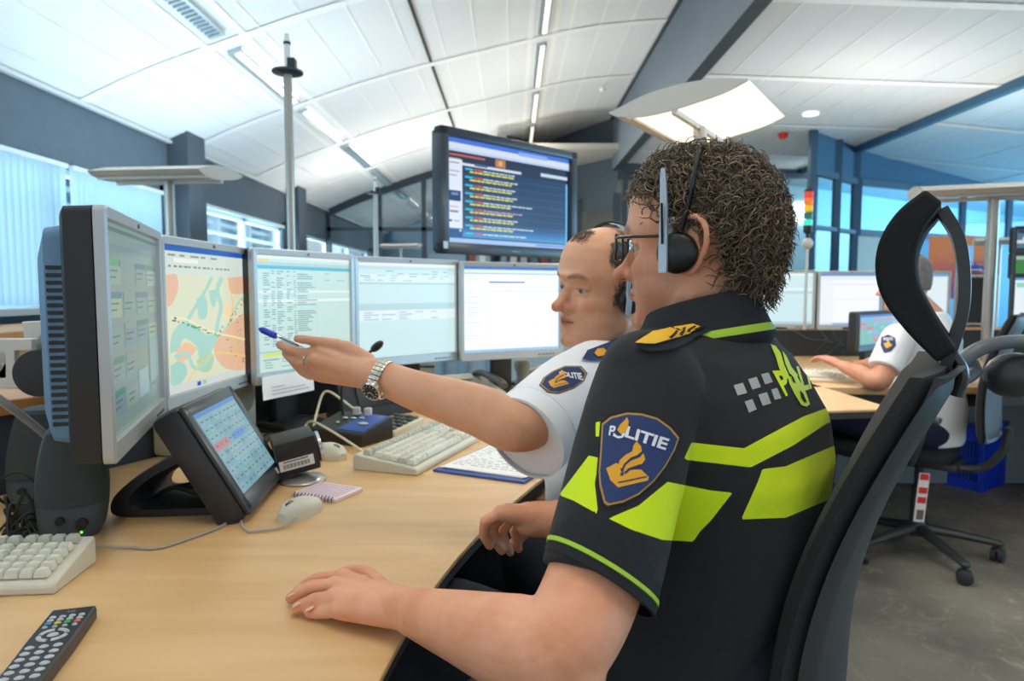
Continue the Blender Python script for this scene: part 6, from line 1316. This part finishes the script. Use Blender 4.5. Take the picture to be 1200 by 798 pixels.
# other arm down to the lap
el2r = Vector((.34, 1.5, .78)); wr2r = Vector((.12, 1.46, .70)); limb(b, [sh2r, sh2r.lerp(el2r, .5), el2r, el2r.lerp(wr2r, .5), wr2r], [.046, .045, .04, .036, .027]); kq = [wr2r+Vector((-.08, .02*i-.03, -.01)) for i in range(4)]
for k in kq: cap(b, wr2r, k, .02, .012, 14)
fingers(b, [([k, k+Vector((-.035, 0, -.008)), k+Vector((-.055, 0, -.025)), k+Vector((-.06, 0, -.042))], 1) for k in kq]+[([wr2r+Vector((-.02, -.03, .0)), wr2r+Vector((-.055, -.05, -.01)), wr2r+Vector((-.08, -.05, -.02))], 1.1)])
body2 = fuse(b, 'body', m_sk2, off2, .0026, 4); facepaint(body2, M2, m_sk2, lip='#b0605a', brow='#5a4638', brow_k=1, stub=.4, stubc='#a88470')
eyes(M2, off2, look=(0, -.1))
b = MB()
m_ws = mat('shirt_white', '#eef0f4', .75, bump=.2, bscale=600)
shirt_torso(b, S2, f2, l2, [(.56, .0, .175, .13, .85), (.66, .0, .18, .14, .85), (.76, .0, .18, .14, .85), (.86, .0, .185, .13, .85), (.92, .0, .19, .125, .85), (.97, .0, .18, .11, .9), (1.01, 0, .15, .095, .95), (1.04, 0, .115, .08, 1), (1.06, 0, .085, .07, 1), (1.075, 0, .068, .062, 1)])
cuff2 = P(616, 513, 1.07); sleeve(b, sh2, cuff2, .066, .073, mid=sh2.lerp(cuff2, .5)+Vector((0, 0, .006))); sleeve(b, sh2r, sh2r.lerp(el2r, .7), .064, .064)
cap(b, S2+Vector((0, 0, -.03))+l2*.05, sh2+Vector((0, 0, .012)), .052, .055); cap(b, S2+Vector((0, 0, -.03))-l2*.05, sh2r+Vector((0, 0, .012)), .052, .052); cap(b, P(668, 560, 1.27), P(672, 590, 1.3), .05, .05)
shirt2 = fuse(b, 'shirt', m_ws, off2, .0036, 6); wrinkle(shirt2, .016, 4, 11, np.array([1, 1, .6])); tr2 = bvh(shirt2)
b = DB(); sh_ = [(633, 452), (638, 443), (648, 436), (662, 430), (680, 430), (687, 438), (683, 447), (672, 455), (655, 461), (643, 460)]
SC_ = (661, 446); decal(tr2, b, grow(sh_, 1.05), .001, 0); decal(tr2, b, sh_, .0015, 1); decal(tr2, b, grow(sh_, .93), .002, 0); flame_badge(tr2, b, quadmap([(643, 437), (664, 434), (666, 454), (642, 456)]), .0026, 2, 0)
word(tr2, b, 'POLITIE', quadmap([(655, 437), (680, 438), (683, 447), (656, 441)]), .0026, 3, .04); dbuild(b, 'sleeve_badge', [m_navy, m_gold2, m_gold, m_white], off2)
b = DB(); decal(tr2, b, [(681, 424), (688, 413), (711, 404), (726, 397), (734, 400), (736, 406), (729, 411), (715, 414), (707, 424)], .005, 0)
decal(tr2, b, [(695, 417), (699, 412), (706, 411), (709, 414), (706, 419), (699, 421)], .0065, 1); decal(tr2, b, [(719, 408), (723, 405), (727, 406), (723, 409)], .0065, 1); decal(tr2, b, [(704, 422), (708, 418), (711, 421), (708, 425)], .0065, 2); dbuild(b, 'epaulette', [m_navy, m_gold, m_white], off2)
ax2 = (cuff2-sh2).normalized(); hem(off2, cuff2+ax2*.002, ax2, .0725, [(-.036, -.0345, .0018, 0), (-.0345, .002, .0008, 0)], [m_ws])
collar(S2+Vector((-.005, 0, -.02)), f2, l2, off2, [m_ws], [(.01, 1.05, 0), (.06, .97, 0), (.066, 1.02, 0), (.062, 1.1, 0), (.03, 1.3, 0), (.012, 1.45, 0), (.0, 1.4, 0)])
b = MB(); hip2 = Vector((.27, 1.46, .55))
for s in (1, -1):
    h = hip2+l2*s*.09; k = h+Vector((-.42, -.08+.06*s*-1, .06)); a = k+Vector((-.02, 0, -.5)); limb(b, [h, h.lerp(k, .5), k, k.lerp(a, .3), a], [.10, .09, .068, .06, .045])
cap(b, hip2+l2*.07, hip2-l2*.07, .115, .115); tr_ = fuse(b, 'trousers', m_tr, off2, .006, 5)
for s in (1, -1):
    k = hip2+l2*s*.09+Vector((-.44, -.08-.06*s, 0)); b = MB(); limb(b, [Vector((k.x+.04, k.y, .06)), Vector((k.x-.08, k.y, .055)), Vector((k.x-.16, k.y, .04))], [.05, .05, .035], flat=.9); b.v = [v_-off2.location for v_ in b.v]; b.build('shoe', m_blk, off2)
def edge2(x, y, z):
    ay = abs(y)
    if ay < .045 and z > .07: return False
    if x > .054-.35*max(0, z-.05)-.2*max(0, .05-z): return False
    if z > .100: return False
    if (x+.012)**2+z**2 < .030**2 and ay > .06: return False
    return z > (.024 if x > .034 else (-.012 if x > .0 else (.02 if x > -.03 else -.045)))
hm2 = [mat('hair_short_%d' % i, c, .6) for i, c in enumerate(('#6a5b4c', '#7c6c5b', '#574a3e'))]
b = MB()
for p, n_ in hair_cap_pts(M2, lambda x, y, z: edge2(x+.004, y, z), 0, 1600, 19): b.sph(M2 @ (p-n_*.0068), .0095, 8)
fuse(b, 'hair_base', mat('hair_short_base', '#65574a', .9, bump=1, bscale=400), off2, .004, 3)
curls('hair', M2, off2, hair_cap_pts(M2, edge2, 0, 9000, 5), hm2, .011, .002, .0003, .0012, w0=.0004, seg=6, turns=.3, flow=(-.5, 0, -1))
curls('hair_tuft', M2, off2, [(p, n_) for p, n_ in hair_cap_pts(M2, lambda x, y, z: x > .05 and x < .078 and abs(y) < .022 and z > .085, 0, 240, 6)], hm2, .009, .002, .0002, .0008, w0=.0003, seg=6, turns=.3, flow=(-1, .3, .2))
headset(M2, off2, 1)
# pen
a, e = P(306, 386, HY+.01), P(349, 405, HY+.015); pen = thing('pen', 'blue capped ballpoint pen held in the pointing hand', 'pen', tuple(a)); d = (e-a).normalized(); b = MB(); c0 = a-Vector(pen.location); b.lathe([(.0015, -.004), (.0045, .0), (.0055, .003), (.0058, .024), (.0045, .028)], c0, d, n=16); b.build('pen_cap', mat('pen_blue', '#1f3fc0', .25), pen)
b = MB(); b.lathe([(.0038, .027), (.0038, .07), (.002, .078)], c0, d, n=12); b.build('barrel', glassmat('pen_clear', '#dfe8f2', .25), pen); b = MB(); b.lathe([(.0016, .028), (.0016, .068)], c0, d, n=8); b.build('refill', m_shell, pen)
# watch
axw = (el2-wr2).normalized(); wc = wr2+axw*.016; x_, y_, _ = frame(axw); wt_ = thing('wristwatch', 'silver wristwatch with a dark dial on the outstretched wrist', 'watch', tuple(wc)); m_st = mat('steel', '#cfcabb', .25, metal=.85); b = MB()
tocam = (CAMP-wc).normalized(); dd = (tocam+Vector((.0, 0, -.75))); dd = (dd-axw*dd.dot(axw)).normalized(); s2_ = axw.cross(dd)
for k in range(26):
    t_ = 2*PI*k/26
    if abs(math.atan2(math.sin(t_), math.cos(t_))) < .45: continue
    r_ = .0315; nn_ = dd*math.cos(t_)+s2_*math.sin(t_); tt = -dd*math.sin(t_)+s2_*math.cos(t_); R_ = Matrix((axw, tt, nn_)).transposed(); b.box(nn_*r_, (.018, .0066, .003), rot=R_, bev=.0008); b.box(nn_*(r_+.0004), (.006, .0064, .0034), rot=R_, m=1)
b.build('bracelet', [m_st, mat('steel_bright', '#e8e4d8', .15, metal=.9)], wt_); b = MB(); b.lathe([(.0165, -.004), (.018, .0), (.0175, .006), (.0155, .0075), (.0145, .0065)], dd*.030, dd, n=36, cap=True); b.lathe([(.0025, 0), (.0025, .004)], dd*.032+axw*.018, axw, n=10); b.build('case', m_st, wt_)
b = MB(); b.lathe([(.0145, .0), (0, .0002)], dd*.0372, dd, n=32); b.build('dial', mat('dial_dark', '#1c2730', .2), wt_)
b = MB()
for k in range(12): t_ = 2*PI*k/12; nn_ = axw*math.cos(t_)+s2_*math.sin(t_); R_ = Matrix((nn_, dd.cross(nn_), dd)).transposed(); b.box(dd*.0377+nn_*.0118, (.0028, .0009, .0004), rot=R_)
b.build('hour_marks', m_white, wt_); b = MB()
for t_, ln in ((.6, .009), (2.4, .0065)): nn_ = axw*math.cos(t_)+s2_*math.sin(t_); R_ = Matrix((nn_, dd.cross(nn_), dd)).transposed(); b.box(dd*.038+nn_*ln*.5, (ln, .001, .0004), rot=R_)
b.build('hands', m_white, wt_)
# ring
p_ = kk[1].lerp(P(350, 424, HY-.002), .5); rg = thing('ring', 'thin silver ring on a finger of the pointing hand', 'ring', tuple(p_)); dq = (P(350, 424, HY-.002)-kk[1]).normalized(); b = MB(); b.lathe([(.0098, -.002), (.0103, 0), (.0098, .002)], (0, 0, 0), dq, n=20, cap=False); b.build('band', m_st, rg)

# ================= man at the back desk =================
off3 = thing('person', 'person in a white shirt typing at the back desk, head hidden by the black headrest', 'person', (1.72, 3.0, 0)); f3 = Vector((-.75, .66, 0)).normalized(); l3 = Vector((-f3.y, f3.x, 0)); PY = 2.95
S3 = P(1088, 377, PY); S3 = Vector((S3.x, S3.y, 1.03)); O3 = Vector((S3.x-.073, S3.y+.06, 1.18)); M3 = head_matrix(O3, f3, pitch=.15)
b = MB(); head_pieces(b, M3); cap(b, O3-Vector((0, 0, .04)), S3, .055, .065); cap(b, S3-Vector((0, 0, .05)), S3-Vector((0, 0, .35)), .09, .11)
s3l = P(1052, 398, 2.82); e3l = P(1030, 447, 2.76); w3l = P(990, 430, 2.9); limb(b, [s3l, s3l.lerp(e3l, .5), e3l, e3l.lerp(w3l, .5), w3l], [.048, .045, .042, .036, .027])
def hand3(b, w, d, up=.0):
    s = Vector((-d.y, d.x, 0)); ks = [w+d*.08+s*(.018*(i-1.5))+Vector((0, 0, .008)) for i in range(4)]
    for k in ks: cap(b, w, k, .02, .012, 12)
    fingers(b, [([k, k+d*.035+Vector((0, 0, .0)), k+d*.058+Vector((0, 0, -.015)), k+d*.066+Vector((0, 0, -.03))], 1) for k in ks]+[([w+s*-.03+d*.02, w+s*-.045+d*.05, w+s*-.04+d*.075+Vector((0, 0, -.01))], 1.1)])
hand3(b, w3l, (P(968, 422, 2.98)-w3l).normalized()*1)
s3r = S3-l3*.17-Vector((0, 0, .02)); w3r = P(1020, 425, 3.15); e3r = Vector((1.8, 3.1, .83)); limb(b, [s3r, s3r.lerp(e3r, .5), e3r, e3r.lerp(w3r, .5), w3r], [.046, .045, .042, .036, .027]); hand3(b, w3r, (P(1006, 428, 3.25)-w3r).normalized())
body3 = fuse(b, 'body', skin('skin_third', '#d09a80', '#c28568'), off3, .005, 3); b = MB()
shirt_torso(b, S3, f3, l3, [(.5, -.02, .17, .13, .85), (.66, -.02, .18, .14, .85), (.86, 0, .19, .13, .85), (.94, 0, .19, .125, .85), (.99, 0, .165, .105, .9), (1.03, 0, .12, .08, 1), (1.06, 0, .08, .065, 1)])
c3 = s3l.lerp(e3l, .72); sleeve(b, s3l, c3, .066, .066); sleeve(b, s3r, s3r.lerp(e3r, .6), .06, .06); cap(b, S3-Vector((0, 0, .04)), s3l+Vector((0, 0, .01)), .05, .055); shirt3 = fuse(b, 'shirt', m_ws, off3, .006, 4); wrinkle(shirt3, .02, 4, 8); tr3 = bvh(shirt3)
b = DB(); sh_ = [(1033, 395), (1041, 392), (1049, 396), (1050, 405), (1044, 412), (1036, 414), (1032, 405)]; SC_ = (1041, 403); decal(tr3, b, sh_, .002, 0, 3); decal(tr3, b, [(1036, 403), (1040, 402), (1041, 398), (1043, 403), (1046, 405), (1039, 409)], .004, 1, 3); word(tr3, b, 'POLITIE', quadmap([(1036, 396), (1046, 396), (1047, 399), (1036, 400)]), .004, 2, .03); dbuild(b, 'sleeve_badge', [m_navy, m_gold, m_white], off3)
b = MB()
for p, n_ in hair_cap_pts(M3, lambda x, y, z: z > .05+x*.5 if x > -.02 else z > -.03, 0, 500, 29): b.sph(M3 @ p, .012, 8)
fuse(b, 'hair', mat('hair_grey', '#77736c', .8, bump=1, bscale=300), off3, .005, 2)
b = MB(); hip3 = Vector((S3.x+.0, S3.y-.02, .56))
for s in (1, -1): h = hip3+l3*s*.09; k = h+f3*.38+Vector((-.08, -.05, .05)); a = k+Vector((-.02, 0, -.48)); limb(b, [h, h.lerp(k, .5), k, k.lerp(a, .3), a], [.10, .09, .068, .06, .045])
cap(b, hip3+l3*.07, hip3-l3*.07, .115, .115); fuse(b, 'trousers', mat('trousers_blue', '#1b2340', .9), off3, .008, 3)
for s in (1, -1):
    k = hip3+l3*s*.09+f3*.38+Vector((-.1, -.05, 0)); b = MB(); limb(b, [Vector((k.x+.04, k.y, .06)), Vector((k.x-.06, k.y+.04, .055)), Vector((k.x-.12, k.y+.08, .04))], [.05, .05, .035], flat=.9); b.v = [v_-off3.location for v_ in b.v]; b.build('shoe', m_blk, off3)

# ================= chairs and the crate =================
rzc = math.atan2(-.85, -.53)
ch1 = office_chair('black mesh office chair with a looped headrest in which the curly haired officer sits', (.215, 1.052, 0), rzc, .2, lean=.33, curve=.03, mf=m_shell)
def ext_ring(b, pts, x0, x1, th):           # band following a (y,z) path, extruded across
    n = len(pts); A, B = [], []
    for i, p in enumerate(pts):
        d = (pts[min(i+1, n-1)]-pts[max(i-1, 0)]).normalized(); nn_ = Vector((-d.y, d.x, 0)); t_ = th[i] if hasattr(th, '__len__') else th; A.append(p+nn_*t_/2); B.append(p-nn_*t_/2)
    loop = A+B[::-1]; xs = [x0, x0+.006, x1-.006, x1]; c = Vector((sum(p.x for p in loop)/len(loop), sum(p.y for p in loop)/len(loop), 0))
    b.rings([[Vector((x, c.x+(p.x-c.x)*(1 if 0 < i < 3 else .97), c.y+(p.y-c.y)*(1 if 0 < i < 3 else .985))) for p in loop] for i, x in enumerate(xs)])
yT = .24+.34*.5*.75
hp_ = bez([(yT+.018, 1.075, 0), (yT-.012, 1.115, 0), (yT-.034, 1.155, 0), (yT-.038, 1.195, 0), (yT-.026, 1.23, 0), (yT-.002, 1.258, 0)], 6)
b = MB(); ext_ring(b, hp_, -.09, .09, [.024+.017*math.sin(PI*i/(len(hp_)-1)) for i in range(len(hp_))]); b.build('headrest', m_fab, ch1, bev=.004)
lp = bez([(yT+.006, 1.25, 0), (yT+.024, 1.215, 0), (yT+.032, 1.17, 0), (yT+.032, 1.125, 0), (yT+.024, 1.085, 0), (yT+.014, 1.05, 0)], 6)
b = MB(); ext_ring(b, lp, -.035, .035, .013); b.build('headrest_loop', m_plast, ch1)
b = MB(); b.tube(bez([(0, yT+.03, 1.02), (0, yT+.035, 1.05), (0, yT+.018, 1.08)], 6), .011, 12, flat=.7); b.build('headrest_post', m_plast, ch1)
rzc3 = math.atan2(f3.x, -f3.y); ch3 = office_chair('grey backed office chair at the back desk with a red and white label strip', (S3.x-.03, S3.y-.03, 0), rzc3, .75, lean=.2, seat=-.09)
b = MB(); p3 = P(1080, 583, 2.7)-Vector(ch3.location); p3 = Matrix.Rotation(-rzc3, 3, 'Z') @ p3
rt = Matrix.Rotation(-rzc3, 3, 'Z') @ Euler((0, .08, 0)).to_matrix(); b.box(p3, (.042, .004, .2), rot=rt, m=0)
for k, (z, m_) in enumerate(((.085, 1), (.03, 1), (-.01, 1))): b.box(p3+rt @ Vector((0, -.0025, z)), (.034, .002, .025), rot=rt, m=1)
b.box(p3+rt @ Vector((0, -.0025, -.07)), (.028, .002, .04), rot=rt, m=2)
b.build('hanging_label', [mat('label_white', '#e8e2de', .5), mat('label_red', '#d8262c', .5), mat('label_ink', '#6a5a5a', .5)], ch3, smooth=False)
ch2 = office_chair('black swivel stool under the balding man, mostly hidden behind the curly haired person', (.27, 1.47, 0), math.atan2(f2.x, -f2.y), .5, back_on=False)
# grey chair parts at the right edge: empty chair seen close, out of focus
che = thing('chair_arm_rest', 'curved grey chair armrest with a dark knob at the right edge beside the headrest', 'armrest', (.58, .98, 0))
che_o = Vector((.58, .98, 0)); b = MB(); b.tube([p-che_o for p in bez([P(1106, 447, .97), P(1125, 425, .97), P(1150, 408, .97), P(1180, 401, .97), P(1225, 400, .98)], 8)], .0125, 12, flat=.8); b.tube([p-che_o for p in bez([P(1106, 452, .97), P(1130, 445, .97), P(1143, 436, .98), P(1140, 425, .99)], 6)], .008, 10); b.build('arm', m_plg, che)
b = MB(); b.sph(P(1190, 440, .99)-che_o, (.045, .03, .034), 20); b.build('pad', m_plast, che)
b = MB(); b.tube([p-che_o for p in bez([P(1215, 420, .99), P(1240, 520, .99), P(1230, 640, .98)], 6)], .02, 10); q_ = P(1230, 640, .98); b.cyl(q_-che_o, Vector((q_.x, q_.y, .0))-che_o, .02); b.build('support', m_plast, che)
# blue crate
m_cr = mat('crate_blue', '#1746d8', .4); c0 = PZ(1151, 578, 0); uu = Vector((.83, .55, 0)).normalized(); vv = Vector((-uu.y, uu.x, 0)); W1, W2, HC = .30, .46, .385
t = thing('plastic_crate', 'bright blue perforated plastic crate on the floor at right', 'crate', tuple(c0+uu*W1/2+vv*W2/2), math.atan2(uu.y, uu.x)); b = MB(); hx, hy = W1/2-.015, W2/2-.015
for sy in (-1, 1): # short sides (solid ribs)
    b.box((0, sy*hy, HC/2), (2*hx, .006, HC)); 
    for x in (-.1, -.04, .04, .1): b.box((x, sy*(hy+.006), HC/2), (.01, .012, HC))
b.box((0, 0, .006), (2*hx, 2*hy, .012))
for sx in (-1, 1):
    x = sx*hx; b.box((x, 0, HC-.05), (.006, 2*hy, .1)); b.box((x, 0, .03), (.006, 2*hy, .06)); b.box((x, 0, .175), (.006, 2*hy, .02))
    for k in range(24): b.box((x, -hy+.01+k*(2*hy-.02)/23, .17), (.006, .009, .24))
for sx in (-1, 1):
    for sy in (-1, 1): b.box((sx*hx, sy*hy, HC/2), (.03, .03, HC), bev=.004)
b.build('body', m_cr, t, smooth=False); b = MB()
for sx in (-1, 1): b.box((sx*(hx+.006), 0, HC-.01), (.028, 2*hy+.04, .022), bev=.003)
for sy in (-1, 1): b.box((0, sy*(hy+.006), HC-.01), (2*hx+.04, .028, .022), bev=.003)
b.build('rim', m_cr, t); b = MB(); b.box((0, -hy-.008, HC-.07), (.09, .012, .035), bev=.003); b.build('handle', mat('crate_dark', '#0d2a86', .5), t)
